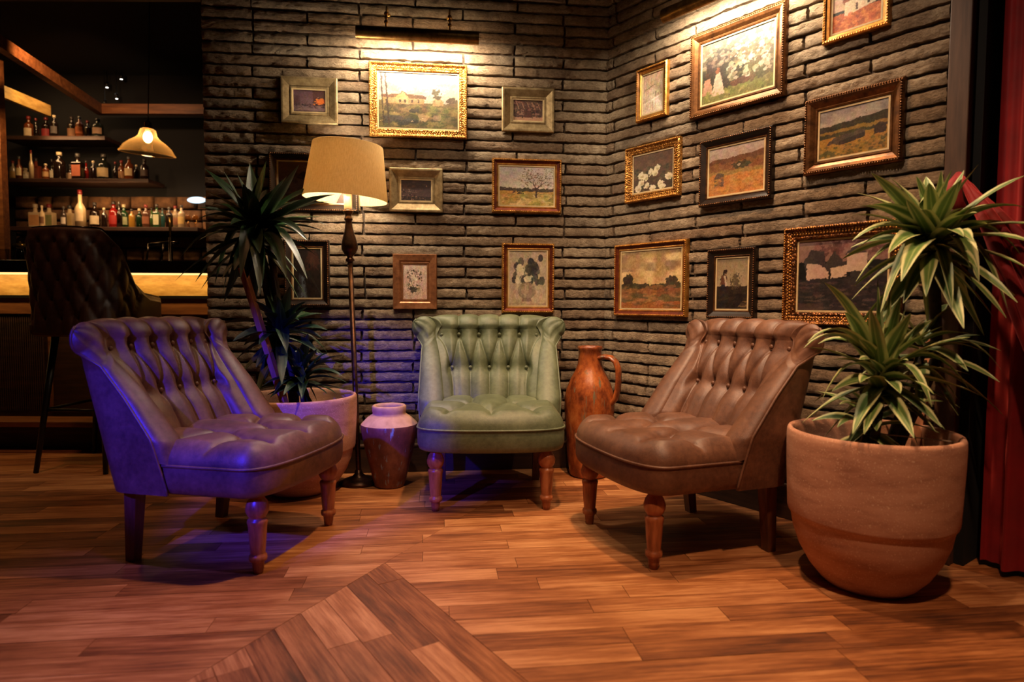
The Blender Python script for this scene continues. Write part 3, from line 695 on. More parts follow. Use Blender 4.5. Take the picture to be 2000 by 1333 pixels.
ex = [(1610, 552, 1.80, .08, .036), (1714, 545, 1.85, 0, .034), (1738, 560, 1.8, .0, .032), (1770, 600, 1.8, .02, .034), (1805, 625, 1.75, .04, .034), (1570, 680, 1.78, .15, .040), (1578, 668, 1.72, .16, .034), (1598, 672, 1.85, .12, .032), (1680, 748, 1.64, .05, .040), (1606, 780, 1.8, .14, .028), (1820, 795, 1.68, .16, .034), (1895, 765, 1.72, .18, .036), (1870, 780, 1.8, .14, .03), (1665, 860, 1.72, .06, .034), (1650, 610, 1.75, .06, .034), (1700, 605, 1.7, .03, .034)]
head(pv, K2, 34, (.15, .25), (.025, .036), LEAFV, 12, -50, 80, (-.05, -.3, 0), ex)
head(pv, K3, 18, (.12, .19), (.022, .032), LEAFV, 13, -35, 60, (-.1, -.25, 0), [(1635, 850, 1.75, .05, .03), (1640, 790, 1.75, .05, .03)])
head(pv, K4, 16, (.15, .25), (.022, .030), LEAFV, 14, -40, 60, (.1, -.25, 0), [(1955, 722, 1.78, .12, .022), (1915, 655, 1.85, .04, .024), (1925, 690, 1.8, .06, .022)])
sk = MB(); a_ = at(1788, 880, 1.93)-o1; b_ = at(1822, 650, 2.02)-o1; sk.beam(a_-(b_-a_)*.1, b_, .024, .02); sk.obj('wooden_stake', STAKE, pv)
sk = MB(); sk.beam(at(1700, 846, 1.83)-o1, at(1890, 866, 1.80)-o1, .006, .003); sk.obj('plant_tie_stick', plain('stick_white', (190, 170, 150), .6), pv)

# ------------------------------------------------------------------ paintings
def vnoise(h, w, sx, sy, rs):
    gy, gx = int(sy)+2, int(sx)+2; g = rs.rand(gy, gx); y = np.linspace(0, sy, h); x = np.linspace(0, sx, w); yi = y.astype(int); xi = x.astype(int)
    fy = (y-yi)[:, None]; fx = (x-xi)[None]; fy = fy*fy*(3-2*fy); fx = fx*fx*(3-2*fx)
    a = g[np.ix_(yi, xi)]; b = g[np.ix_(yi, xi+1)]; c = g[np.ix_(yi+1, xi)]; d = g[np.ix_(yi+1, xi+1)]
    return (a*(1-fx)+b*fx)*(1-fy)+(c*(1-fx)+d*fx)*fy
class Cv:
    def __init__(s, w, h, seed):
        s.h, s.w = h, w; s.rs = np.random.RandomState(seed); s.a = np.zeros((h, w, 3)); s.y, s.x = np.mgrid[0:h, 0:w]; s.x = s.x/(w-1); s.y = s.y/(h-1)
        s.n = vnoise(h, w, 12, 10, s.rs)-.5; s.n2 = vnoise(h, w, 34, 28, s.rs)-.5
    def grad(s, y0, y1, c0, c1):
        m = (s.y >= y0) & (s.y <= y1); t = np.clip((s.y-y0)/(y1-y0), 0, 1)[..., None]; s.a = np.where(m[..., None], np.array(c0)*(1-t)+np.array(c1)*t, s.a); return s
    def fill(s, m, c, al=1.): s.a = np.where(m[..., None], s.a*(1-al)+np.array(c, float)*al, s.a); return s
    def land(s, yf_, c, amp=.04, rough=0.): return s.fill(s.y > yf_+s.n*amp+s.n2*rough, c)
    def el(s, cx, cy, rx, ry, c, al=1., rag=.3): return s.fill(((s.x-cx)/rx)**2+((s.y-cy)/ry)**2 < 1+s.n2*rag*4, c, al)
    def poly(s, pts, c, al=1.):
        m = np.zeros(s.x.shape, bool); j_ = len(pts)-1
        for i in range(len(pts)):
            (xi, yi), (xj, yj) = pts[i], pts[j_]; m ^= ((yi > s.y) != (yj > s.y)) & (s.x < (xj-xi)*(s.y-yi)/(yj-yi+1e-9)+xi); j_ = i
        return s.fill(m, c, al)
    def blobs(s, n, x0, x1, y0, y1, cols, r0, r1, al=.8, asp=1.):
        for _ in range(n):
            r = s.rs.uniform(r0, r1); s.fill(((s.x-s.rs.uniform(x0, x1))/(r*asp))**2+((s.y-s.rs.uniform(y0, y1))/r)**2 < 1, cols[s.rs.randint(len(cols))], al)
        return s
    def line(s, x0, y0, x1, y1, w, c):
        d = seg_dist(s.x, s.y, (x0, y0), (x1, y1)); return s.fill(d < w, c)
    def tree(s, x, y, L, a, c, w, depth=5):
        if depth == 0: return s
        x1, y1 = x+L*math.cos(a), y-L*math.sin(a); s.line(x, y, x1, y1, w, c)
        for da in (-.5, .45): s.tree(x1, y1, L*.74, a+da+s.rs.uniform(-.2, .2), c, w*.62, depth-1)
        return s
    def clouds(s, y1, c, amt=.7, k=5): 
        n = vnoise(s.h, s.w, k*1.5, k*2, s.rs); m = np.clip((n-.45)*3, 0, 1)*(s.y < y1)*amt; s.a = s.a*(1-m[..., None])+np.array(c)*m[..., None]; return s
    def done(s, g=12):
        L = s.a.mean()/110.
        for (fx, fy, k) in ((9, 7, 16), (30, 44, 20), (70, 40, 22)): s.a = s.a+(vnoise(s.h, s.w, fx, fy, s.rs)[..., None]-.5)*k*L
        for c_ in range(3): s.a[..., c_] += (vnoise(s.h, s.w, 14, 12, s.rs)-.5)*14*L
        # short brush strokes: each small cell takes the colour of a neighbour
        dy = ((vnoise(s.h, s.w, 40, 40, s.rs)-.5)*3.4).astype(int); dx = ((vnoise(s.h, s.w, 40, 40, s.rs)-.5)*4.4).astype(int); yy, xx = np.mgrid[0:s.h, 0:s.w]
        s.a = s.a[np.clip(yy+dy, 0, s.h-1), np.clip(xx+dx, 0, s.w-1)]
        s.a = np.clip(s.a+s.rs.randn(s.h, s.w, 1)*g*.6*L, 0, 255); return s.a
def paint(kind, w, h, seed):
    k = 420 if max(w, h) > .3 else 620
    c = Cv(max(40, int(w*k)), max(40, int(h*k)), seed); G1, G2, G3 = (96, 92, 48), (124, 116, 62), (70, 66, 36)
    if kind == 'street':
        c.grad(0, 1, (88, 62, 72), (104, 76, 78)); c.poly([(.6, .0), (1, .0), (1, .75), (.6, .7)], (74, 46, 44)); c.poly([(.0, .2), (.2, .3), (.2, .7), (0, .75)], (82, 56, 62)); c.el(.85, .52, .13, .14, (216, 110, 40), .9); c.blobs(14, .6, 1, .4, .65, [(226, 130, 50), (180, 70, 34)], .01, .035)
        c.land(.72, (112, 90, 92)); c.blobs(60, .05, .95, .6, .82, [(38, 26, 34), (54, 34, 40), (70, 40, 36)], .012, .04, .8, .6); c.blobs(20, 0, 1, .8, .98, [(150, 126, 120), (90, 66, 70)], .01, .04, .6, 3)
    elif kind == 'houses':
        c.grad(0, .62, (206, 196, 192), (232, 206, 176)); c.clouds(.45, (196, 168, 150), .6); c.clouds(.4, (244, 228, 206), .6, 4); c.land(.52, (136, 108, 60), .06); c.poly([(.02, .40), (.25, .38), (.30, .32), (.36, .38), (.58, .40), (.60, .47), (.04, .47)], (126, 84, 48)); c.poly([(.05, .45), (.58, .46), (.58, .56), (.05, .56)], (204, 160, 104)); c.poly([(.22, .43), (.30, .34), (.37, .43), (.37, .56), (.22, .56)], (216, 174, 116))
        for x_ in (.1, .27, .33, .42, .5): c.fill((abs(s_x(c)-x_) < .012) & (abs(c.y-.51) < .03), (96, 62, 38))
        c.poly([(.68, .50), (.74, .42), (.82, .50), (.82, .58), (.68, .58)], (210, 160, 108)); c.el(.73, .38, .05, .1, (78, 72, 44), .9, .6); c.el(.92, .48, .07, .06, (104, 82, 50)); c.land(.60, (150, 130, 66), .06, .03); c.land(.74, (116, 106, 54), .08, .04)
        c.blobs(260, 0, 1, .6, 1, [(164, 144, 76), (98, 92, 42), (78, 70, 38), (186, 150, 92), (136, 104, 64)], .01, .035, .6, 1.6); c.blobs(20, .1, .45, .8, .92, [(60, 56, 50), (92, 84, 72)], .02, .04, .8, 2); c.el(.56, .80, .07, .07, (200, 166, 112)); c.el(.74, .80, .06, .05, (180, 146, 100)); c.el(.45, .68, .06, .04, (74, 64, 48))
        c.line(.03, .0, .06, .95, .008, (74, 50, 30)); c.line(.08, .0, .13, .95, .010, (84, 56, 34))
    elif kind == 'cafe':
        c.grad(0, 1, (92, 66, 54), (70, 48, 40)); c.blobs(90, 0, 1, 0, .8, [(130, 92, 76), (56, 34, 30), (104, 60, 48), (160, 116, 98), (78, 40, 34)], .02, .06); c.land(.82, (176, 132, 104)); c.blobs(40, .05, .9, .45, .85, [(40, 24, 24), (66, 34, 30)], .02, .05, .8, .6); c.poly([(.4, .5), (.6, .5), (.62, .85), (.38, .85)], (80, 44, 36))
        for k_ in range(5): c.line(.1+.18*k_, .1, .2+.18*k_, .45, .01, (168, 128, 100))
    elif kind == 'reflect':
        c.grad(0, 1, (120, 84, 66), (60, 34, 24)); c.blobs(90, 0, 1, .3, 1, [(92, 50, 34), (70, 40, 26), (110, 70, 46), (40, 24, 16)], .02, .07); c.blobs(25, 0, 1, .5, .8, [(140, 90, 60), (100, 56, 40)], .01, .03)
    elif kind == 'night':
        c.grad(0, 1, (56, 40, 44), (92, 66, 62)); c.clouds(.6, (120, 84, 72), .4); c.el(.85, .28, .03, .04, (206, 160, 120), .7); c.land(.80, (46, 32, 32)); c.blobs(50, 0, .5, .45, .8, [(30, 22, 26), (150, 120, 110), (64, 48, 48)], .01, .03); c.blobs(90, .0, 1, .75, .98, [(40, 26, 24), (176, 134, 104), (100, 72, 60)], .008, .02)
    elif kind == 'tree':
        c.grad(0, .62, (210, 196, 190), (206, 186, 166)); c.land(.55, (70, 56, 40), .05, .04); c.land(.64, (186, 146, 78)); c.poly([(0, .62), (.4, .62), (.3, .85), (0, .88)], (196, 144, 70)); c.poly([(.4, .66), (1, .7), (1, 1), (.3, 1)], (150, 132, 66)); c.poly([(.6, .72), (.68, .72), (1, .95), (.86, 1)], (206, 176, 130)); c.poly([(.12, 1), (.45, .8), (.62, .85), (.5, 1)], (210, 172, 112)); c.blobs(150, 0, 1, .68, 1, [(172, 144, 74), (130, 112, 52), (206, 170, 98)], .008, .025, .6, 2)
        c.blobs(160, .38, .98, .04, .5, [(120, 92, 60), (146, 112, 74), (96, 72, 46)], .006, .016, .75); c.tree(.68, .78, .2, 1.6, (62, 44, 30), .016, 7)
        c.blobs(14, .25, .45, .62, .70, [(40, 34, 32), (90, 60, 50)], .01, .025)
    elif kind == 'portrait':
        c.grad(0, 1, (42, 28, 20), (34, 24, 18)); c.el(.7, .3, .25, .28, (76, 40, 26)); c.el(.68, .28, .1, .12, (92, 56, 38)); c.el(.75, .75, .28, .35, (54, 34, 24)); c.poly([(.1, 1), (.2, .5), (.42, .6), (.5, 1)], (82, 78, 78)); c.poly([(.26, 1), (.3, .55), (.36, .55), (.44, 1)], (120, 128, 136)); c.blobs(40, 0, 1, .3, 1, [(30, 20, 14), (64, 40, 26)], .02, .05)
    elif kind in ('bouquet_light', 'bouquet_urn', 'white_roses'):
        if kind == 'bouquet_light':
            c.grad(0, 1, (216, 188, 172), (196, 160, 142)); cx, cy = .45, .45; c.blobs(120, .18, .78, .16, .72, [(92, 76, 56), (60, 50, 40), (150, 124, 92), (226, 204, 180), (120, 98, 66)], .012, .035, .9); c.blobs(26, .25, .65, .3, .65, [(240, 222, 200), (210, 180, 150)], .02, .04, .9); c.el(.42, .72, .16, .08, (54, 44, 38)); c.blobs(30, .2, .9, .72, .9, [(88, 66, 50), (150, 120, 100)], .008, .02)
        elif kind == 'bouquet_urn':
            c.grad(0, 1, (176, 158, 132), (190, 166, 138)); c.blobs(26, .12, .9, .12, .62, [(66, 62, 56), (46, 44, 42), (84, 80, 72)], .05, .09, .92); c.line(.5, .1, .5, .3, .01, (70, 62, 54)); c.blobs(6, .22, .5, .3, .55, [(206, 190, 160), (222, 206, 176)], .05, .08, .95); c.el(.65, .32, .13, .12, (58, 54, 52)); c.el(.3, .36, .12, .08, (214, 198, 168)); c.el(.52, .5, .1, .06, (200, 186, 158)); c.el(.47, .73, .24, .16, (148, 128, 106), 1, .05); c.el(.42, .72, .1, .1, (188, 166, 140), .6); c.poly([(.38, .86), (.56, .86), (.62, .93), (.32, .93)], (128, 108, 90)); c.land(.955, (170, 146, 120))
        else:
            c.grad(0, 1, (92, 62, 44), (60, 40, 28)); c.clouds(1, (130, 92, 66), .4); c.blobs(90, 0, 1, .35, 1, [(66, 58, 36), (44, 38, 26), (90, 78, 50)], .02, .06)
            for (x_, y_) in ((.2, .75), (.32, .62), (.12, .9), (.45, .5), (.6, .42), (.55, .55), (.35, .85), (.7, .85), (.9, .7), (.75, .95), (.2, .55), (.5, .95)): c.el(x_, y_, .08, .09, (214, 202, 172)); c.el(x_+.02, y_+.03, .04, .04, (176, 160, 122))
    elif kind == 'sketch':
        c.grad(0, 1, (196, 166, 140), (206, 186, 160)); c.blobs(30, .0, 1, .3, 1, [(214, 196, 172), (188, 160, 134)], .05, .14, .5, 2); c.line(.1, .4, .6, .3, .012, (126, 116, 80)); c.blobs(7, .2, .9, .5, .6, [(112, 96, 78)], .02, .04); c.line(.5, .6, .5, .95, .012, (176, 130, 96)); c.line(.62, .6, .66, .9, .012, (180, 140, 104)); c.line(.05, .75, .95, .6, .02, (220, 204, 184))
    elif kind == 'orchard':
        c.grad(0, 1, (120, 108, 84), (104, 96, 56)); c.el(.3, .5, .3, .35, (62, 54, 42)); c.blobs(60, 0, .4, .05, .4, [(170, 156, 130), (86, 78, 60), (130, 118, 94)], .02, .04); c.land(.80, (142, 138, 74), .04, .03); c.poly([(.4, .75), (.72, .68), (.72, .8), (.45, .84)], (112, 72, 50))
        for k_ in range(9): c.line(.72, .85, .45+.07*k_, .15, .006, (122, 92, 62))
        c.blobs(240, .38, 1, .0, .72, [(228, 216, 190), (206, 190, 158), (240, 230, 208), (168, 150, 116), (120, 106, 78)], .012, .04, .85); c.poly([(.14, .9), (.2, .56), (.27, .52), (.34, .9)], (232, 196, 170)); c.poly([(.0, .85), (.04, .6), (.12, .58), (.16, .85)], (214, 160, 132)); c.el(.23, .50, .03, .045, (150, 92, 58)); c.el(.08, .53, .03, .045, (90, 60, 44)); c.blobs(90, 0, 1, .82, 1, [(160, 158, 84), (120, 120, 60), (190, 180, 110)], .01, .03, .7)
    elif kind == 'cottage':
        c.grad(0, .6, (206, 176, 156), (196, 160, 134)); c.land(.66, (186, 92, 40), .03); c.poly([(.2, .42), (.42, .12), (.9, .08), (.98, .38), (.22, .5)], (136, 66, 36)); c.poly([(.24, .47), (.92, .38), (.92, .62), (.24, .74)], (216, 190, 160)); c.poly([(.85, .2), (1, .15), (1, .5), (.85, .55)], (204, 170, 140)); c.fill((abs(c.x-.5) < .03) & (abs(c.y-.6) < .06), (80, 50, 40)); c.fill((abs(c.x-.74) < .025) & (abs(c.y-.52) < .09), (70, 44, 34)); c.blobs(120, 0, 1, .7, 1, [(196, 104, 46), (150, 70, 30), (214, 130, 66)], .01, .03, .7, 2)
    elif kind == 'farm':
        c.grad(0, .4, (170, 160, 156), (196, 180, 160)); c.clouds(.3, (140, 132, 130), .6); c.land(.34-.12*c.x, (62, 58, 42), .04); c.land(.46-.06*c.x, (150, 118, 52), .05); c.land(.52-.05*c.x, (74, 68, 38), .05, .03); c.land(.60-.06*c.x, (176, 128, 52), .03); c.poly([(.1, .72), (.25, .58), (.68, .52), (.68, .64), (.3, .76)], (88, 72, 58)); c.poly([(.3, .68), (.68, .58), (.68, .68), (.3, .78)], (58, 44, 34)); c.poly([(.80, .52), (.88, .44), (.98, .48), (.98, .66), (.8, .68)], (62, 46, 34)); c.land(.78, (160, 120, 52), .06, .03); c.poly([(.0, .9), (.15, .82), (.4, 1), (0, 1)], (104, 92, 48)); c.blobs(90, 0, 1, .72, 1, [(184, 140, 60), (110, 96, 46), (80, 72, 38)], .01, .035, .7)
    elif kind == 'valley':
        c.grad(0, .3, (184, 168, 160), (170, 150, 136)); c.land(.26-.08*c.x, (106, 70, 48), .05); c.land(.34, (126, 84, 50), .08, .02); c.el(.6, .42, .16, .08, (70, 58, 40)); c.land(.50, (140, 108, 58), .04); c.land(.58, (170, 112, 54), .05, .02); c.poly([(.1, .6), (.18, .52), (.28, .56), (.28, .82), (.1, .84)], (86, 66, 50)); c.blobs(140, 0, 1, .6, 1, [(186, 122, 58), (140, 90, 44), (166, 124, 66)], .01, .03, .6, 2)
    elif kind == 'clouds':
        c.grad(0, .62, (150, 120, 84), (204, 164, 110)); c.clouds(.6, (228, 196, 140), .9, 4); c.clouds(.35, (120, 98, 74), .6, 4); c.el(.12, .5, .10, .09, (54, 44, 30)); c.el(.85, .52, .08, .08, (66, 54, 36)); c.land(.57, (66, 56, 34), .07, .02); c.land(.66, (126, 78, 42), .06); c.land(.76, (98, 80, 44), .05, .02); c.land(.88, (150, 88, 44), .04); c.blobs(80, 0, 1, .62, 1, [(160, 104, 60), (92, 72, 40), (176, 120, 70)], .01, .03, .5, 3)
    elif kind == 'fieldworker':
        c.grad(0, .6, (166, 144, 112), (190, 166, 130)); c.land(.55, (52, 34, 24), .01, .02); c.land(.7, (38, 26, 18)); c.el(.6, .45, .16, .14, (92, 76, 56), .8, .8); c.poly([(.12, .98), (.14, .55), (.1, .4), (.2, .3), (.34, .36), (.3, .55), (.34, .98)], (34, 30, 34)); c.poly([(.1, .52), (.14, .34), (.3, .32), (.32, .52)], (112, 66, 48)); c.el(.26, .26, .07, .05, (50, 30, 26)); c.poly([(.22, .34), (.28, .34), (.34, .55), (.28, .55)], (206, 186, 160)); c.poly([(.7, .96), (.85, .84), (1, .84), (1, .98)], (130, 104, 70)); c.blobs(40, 0, 1, .6, 1, [(46, 32, 22), (64, 46, 30)], .01, .04, .6, 3)
    elif kind == 'bridge':
        c.grad(0, .3, (150, 118, 112), (130, 96, 88)); c.blobs(80, .2, 1, .0, .25, [(110, 70, 68), (88, 56, 54), (140, 100, 92)], .02, .05); c.poly([(.05, .3), (.15, .12), (.3, .16), (.34, .5), (.1, .5)], (56, 46, 46)); c.poly([(.1, .32), (.25, .34), (.36, .42), (.36, .56), (.1, .56)], (192, 158, 140)); c.poly([(.32, .34), (.42, .16), (.55, .34), (.55, .42), (.34, .44)], (58, 48, 48)); c.poly([(.38, .4), (.56, .36), (.56, .52), (.38, .55)], (206, 174, 150)); c.poly([(.56, .2), (.66, .12), (.78, .2), (.78, .44), (.56, .46)], (196, 166, 148)); c.poly([(.54, .22), (.64, .08), (.78, .2)], (66, 56, 56)); c.land(.54, (42, 34, 34), .04); c.el(.85, .62, .3, .2, (50, 40, 40)); c.el(.88, .64, .14, .12, (30, 24, 26)); c.land(.76, (36, 30, 32), .02); c.blobs(120, 0, 1, .6, 1, [(70, 54, 52), (30, 26, 30), (96, 72, 66), (48, 40, 40)], .006, .02, .6, 4); c.fill((c.x < .3) & (c.y > .9), (96, 66, 54), .5)
    return c.done()
def s_x(c): return c.x
STY = {'champ': ([(0, 0), (0, .018), (.003, .021), (.010, .021), (.040, .010), (.042, .013), (.047, .013), (.049, .008)], CHAMP, None, .049),
       'gold': ([(0, 0), (0, .020), (.004, .025), (.009, .023), (.012, .018), (.026, .014), (.029, .017), (.034, .016), (.038, .008)], GOLD, GOLDP, .038),
       'redgold': ([(0, 0), (0, .018), (.003, .024), (.009, .024), (.012, .017), (.022, .013), (.026, .015), (.031, .008)], REDGOLD, GOLDP, .031),
       'bronze': ([(0, 0), (0, .018), (.004, .024), (.012, .026), (.022, .022), (.034, .013), (.037, .015), (.042, .014), (.046, .006)], BRONZE, BRONZE, .046),
       'black': ([(0, 0), (0, .020), (.004, .025), (.010, .025), (.020, .018), (.028, .014), (.031, .015), (.035, .006)], BLACKF, BRONZE, .035),
       'copper': ([(0, 0), (0, .014), (.003, .020), (.030, .017), (.036, .011), (.040, .012), (.042, .006)], COPPER, None, .042),
       'thin': ([(0, 0), (0, .018), (.004, .024), (.010, .022), (.014, .017), (.022, .015), (.026, .006)], BRONZE, GOLDP, .026),
       'ornate': ([(0, 0), (0, .024), (.005, .030), (.010, .028), (.013, .022), (.034, .017), (.038, .020), (.044, .018), (.048, .007)], ORNDARK, GOLDP, .048)}
def frame(wall, s, z, w, h, sty, art, label, seed, glass=False, tilt=0.):
    ang, U, N = (A1, U1, N1) if wall == 1 else (A2, U2, N2)
    P = CB+U*s+N*.025; root = empty('framed_painting', (P[0], P[1], z-h/2), ang, label, 'painting', 'framed paintings on the brick walls')
    prof, mat, bm_, ins = STY[sty]; V = []; F = []
    for (d, y) in prof: V += [(-w/2+d, -y, d), (w/2-d, -y, d), (w/2-d, -y, h-d), (-w/2+d, -y, h-d)]
    for k in range(len(prof)-1):
        for i in range(4): F.append((k*4+i, k*4+(i+1) % 4, (k+1)*4+(i+1) % 4, (k+1)*4+i))
    me = mesh('frame_moulding', V, F, mat)
    if sty in ('redgold', 'black', 'thin'):
        me.materials.append(BRONZE if sty == 'black' else GOLDP); idx = [(1 if (k < 3 and sty != 'black') or k >= len(prof)-3 else 0) for k in range(len(prof)-1) for _ in range(4)]; me.polygons.foreach_set('material_index', idx)
    mk('frame_moulding', me, root)
    MB().box((-w/2+.002, -.006, .002), (w/2-.002, .0, h-.002)).obj('backing_board', BLACKC, root)
    # slip around the picture
    b = MB(); i0, i1 = ins-.001, ins+.005; V = []
    for (d, y) in ((i0, .006), (i0, .0105), (i1, .0105), (i1, .006)): V += [(-w/2+d, -y, d), (w/2-d, -y, d), (w/2-d, -y, h-d), (-w/2+d, -y, h-d)]
    F = [(k*4+i, k*4+(i+1) % 4, (k+1)*4+(i+1) % 4, (k+1)*4+i) for k in range(3) for i in range(4)]
    mk('inner_slip', mesh('inner_slip', V, F, SLIP if sty != 'copper' else COPPER), root)
    pw, ph_ = w-2*i1, h-2*i1; img = paint(art, pw, ph_, seed); H_, W_, _ = img.shape
    xx = np.linspace(-pw/2, pw/2, W_); zz = np.linspace(h/2+ph_/2, h/2-ph_/2, H_)
    V = np.stack([np.tile(xx, H_), np.full(H_*W_, -.0075), np.repeat(zz, W_)], -1)
    me = mesh('canvas', V, [f[::-1] for f in grid_faces(H_, W_)], PAINT); a = me.attributes.new('paint', 'FLOAT_COLOR', 'POINT')
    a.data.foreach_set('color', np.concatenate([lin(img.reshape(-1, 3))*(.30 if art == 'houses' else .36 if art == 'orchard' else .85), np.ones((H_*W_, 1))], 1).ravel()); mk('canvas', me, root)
    if bm_:
        b = MB(); inset = .0065; y = -prof[3][1]-.0005; st = .0085
        for (xa, za, xb, zb) in ((-w/2+inset, inset, w/2-inset, inset), (w/2-inset, inset, w/2-inset, h-inset), (w/2-inset, h-inset, -w/2+inset, h-inset), (-w/2+inset, h-inset, -w/2+inset, inset)):
            L = math.hypot(xb-xa, zb-za); n = int(L/st)
            for k in range(n): f = (k+.5)/n; b.sphere((xa+(xb-xa)*f, y, za+(zb-za)*f), .0033, 6, 4)
        if sty in ('gold', 'ornate'):
            inset = .022; y = -.0165 if sty == 'gold' else -.0205; rr = .0040 if sty == 'ornate' else .0040; st = rr*2.7
            for row in ((-1, 1) if sty == 'ornate' else (0,)):
                ins2 = inset+row*rr*1.1
                for (xa, za, xb, zb) in ((-w/2+ins2, ins2, w/2-ins2, ins2), (w/2-ins2, ins2, w/2-ins2, h-ins2), (w/2-ins2, h-ins2, -w/2+ins2, h-ins2), (-w/2+ins2, h-ins2, -w/2+ins2, ins2)):
                    L = math.hypot(xb-xa, zb-za); n = int(L/st)
                    for k in range(n): f = (k+.5+row*.25)/n; b.sphere((xa+(xb-xa)*f, y, za+(zb-za)*f), rr, 6, 4, (1, .5, 1))
        o = b.obj('beading', bm_, root); o['kind'] = 'stuff'
    if glass:
        MB().box((-pw/2, -.0105, h/2-ph_/2), (pw/2, -.0095, h/2+ph_/2)).obj('glass_pane', PANE, root)
    return root
FR = [(1, -1.394, 1.713, .249, .205, 'champ', 'street', 'small champagne frame with a dusky street scene, top left of the back wall', 0),
 (1, -.906, 1.732, .447, .335, 'gold', 'houses', 'large ornate gold frame with farmhouses in a meadow under the picture lamp', 0),
 (1, -.396, 1.709, .247, .203, 'champ', 'cafe', 'small champagne frame with a crowded brown cafe scene, right of the large gold frame', 0),
 (1, -1.378, 1.348, .395, .262, 'black', 'reflect', 'dark frame partly hidden behind the lamp shade', 1),
 (1, -.918, 1.324, .245, .201, 'champ', 'night', 'small champagne frame with a dark night scene just right of the lamp shade', 0),
 (1, -.400, 1.356, .33, .252, 'redgold', 'tree', 'red and gold frame with a bare tree beside a wheat field', 0),
 (1, -1.414, .936, .201, .304, 'black', 'portrait', 'dark upright frame behind the palm leaves, left of the lamp pole', 1),
 (1, -.925, .901, .204, .257, 'copper', 'bouquet_light', 'small copper frame with a flower bouquet on a pale ground', 0),
 (1, -.392, .922, .251, .33, 'redgold', 'bouquet_urn', 'upright gold frame with flowers in an urn above the green chair', 0),
 (2, .305, 1.735, .176, .233, 'thin', 'sketch', 'small narrow upright frame with a pale sketch, top left of the right wall', 0),
 (2, .728, 1.735, .422, .34, 'bronze', 'orchard', 'large bronze frame with white blossom and two figures in a garden', 0),
 (2, 1.185, 1.816, .22, .233, 'thin', 'cottage', 'frame with a thatched white cottage, cut by the top of the picture', 0),
 (2, 1.185, 1.391, .328, .263, 'bronze', 'farm', 'dark gold frame with a farm in rolling fields beside the post', 1),
 (2, .313, 1.389, .311, .249, 'gold', 'white_roses', 'gold frame with white roses on a dark ground', 0),
 (2, .735, 1.333, .326, .267, 'black', 'valley', 'dark frame with a hut in an orange valley', 0),
 (2, .307, .912, .419, .331, 'redgold', 'clouds', 'orange-gold frame with glowing clouds over low hills', 0),
 (2, .731, .884, .22, .28, 'black', 'fieldworker', 'small dark upright frame with a figure in a field above the right chair', 1),
 (2, 1.161, .904, .411, .351, 'ornate', 'bridge', 'large ornate dark gold frame with white houses by a bridge behind the plant', 0)]
for i, (wl, s, z, w, h, st, art, lab, gl) in enumerate(FR): frame(wl, s, z, w, h, st, art, lab, 20+i, bool(gl))

# ------------------------------------------------------------------ picture lamps
def picture_lamp(wall, sc_, z, L, label, hooks, power, group='brass picture lamps'):
    ang, U, N = (A1, U1, N1) if wall == 1 else (A2, U2, N2)
    P = CB+U*sc_; root = empty('picture_lamp', (P[0], P[1], z), ang, label, 'lamp', group); y0 = -.135
    V = []; n = 14
    for x in (-L/2, L/2):
        for r_ in (.031, .029):
            for k in range(n+1): a = R(62)+R(196)*k/n; V.append((x, y0+r_*math.cos(a), r_*math.sin(a)))
    F = []; q = n+1
    for k in range(n): F += [(k, k+1, 2*q+k+1, 2*q+k), (q+k+1, q+k, 3*q+k, 3*q+k+1)]
    F += [(0, 2*q, 3*q, q), (n, q+n, 3*q+n, 2*q+n)]
    mk('lamp_hood', mesh('lamp_hood', V, F, BRASSD, True), root)
    for sx in (-1, 1): MB().add([(sx*L/2, y0, 0)]+[(sx*L/2, y0+.031*math.cos(R(62)+R(196)*k/n), .031*math.sin(R(62)+R(196)*k/n)) for k in range(n+1)], [(0, k+1, k+2) for k in range(n)]).obj('end_cap', BRASSD, root)
    MB().tube([(-L/2+.02, y0, -.004), (L/2-.02, y0, -.004)], .009, 8).obj('tube_bulb', emis('tube_glow', (1, .74, .45, 1), 14), root)
    for hx in hooks:
        MB().tube([(hx, -.02, .135), (hx, -.05, .150), (hx, -.085, .140), (hx, -.11, .10), (hx, -.13, .06), (hx, y0, .03)], .0042, 8).obj('bracket_arm', BRASS, root)
        MB().sphere((hx, -.112, .098), .0105, 10, 8).sphere((hx, -.120, .078), .0085, 10, 8).sphere((hx, -.13, .055), .0095, 10, 8).obj('knuckle', BRASS, root)
        MB().lathe([(0, 0), (.016, 0), (.016, .004), (.006, .008), (0, .008)], n=16).obj('wall_rose', BRASS, root, (hx, -.018, .135), (R(90), 0, 0))
    c = CB+U*sc_-N*0+N*.135; 
    al = arealight('picture_lamp_light', (c[0], c[1], z-.02), (c[0]-N[0]*.125, c[1]-N[1]*.125, z-.26), power, (1, .80, .56), L*.9, .018)
    al.data.spread = R(178)
    al.rotation_euler = (Matrix((U, np.cross([0, 0, 1], U), [0, 0, 1])).transposed().to_3x3() @ Euler((R(32), 0, 0)).to_matrix()).to_euler()
    return root
picture_lamp(1, -.904, 1.985, .537, 'brass picture lamp above the large gold frame on the back wall', (-.14, .14), 13)
picture_lamp(2, .728, 1.985, .55, 'brass picture lamp above the blossom painting, cut by the top of the picture', (-.14, .14), 12)

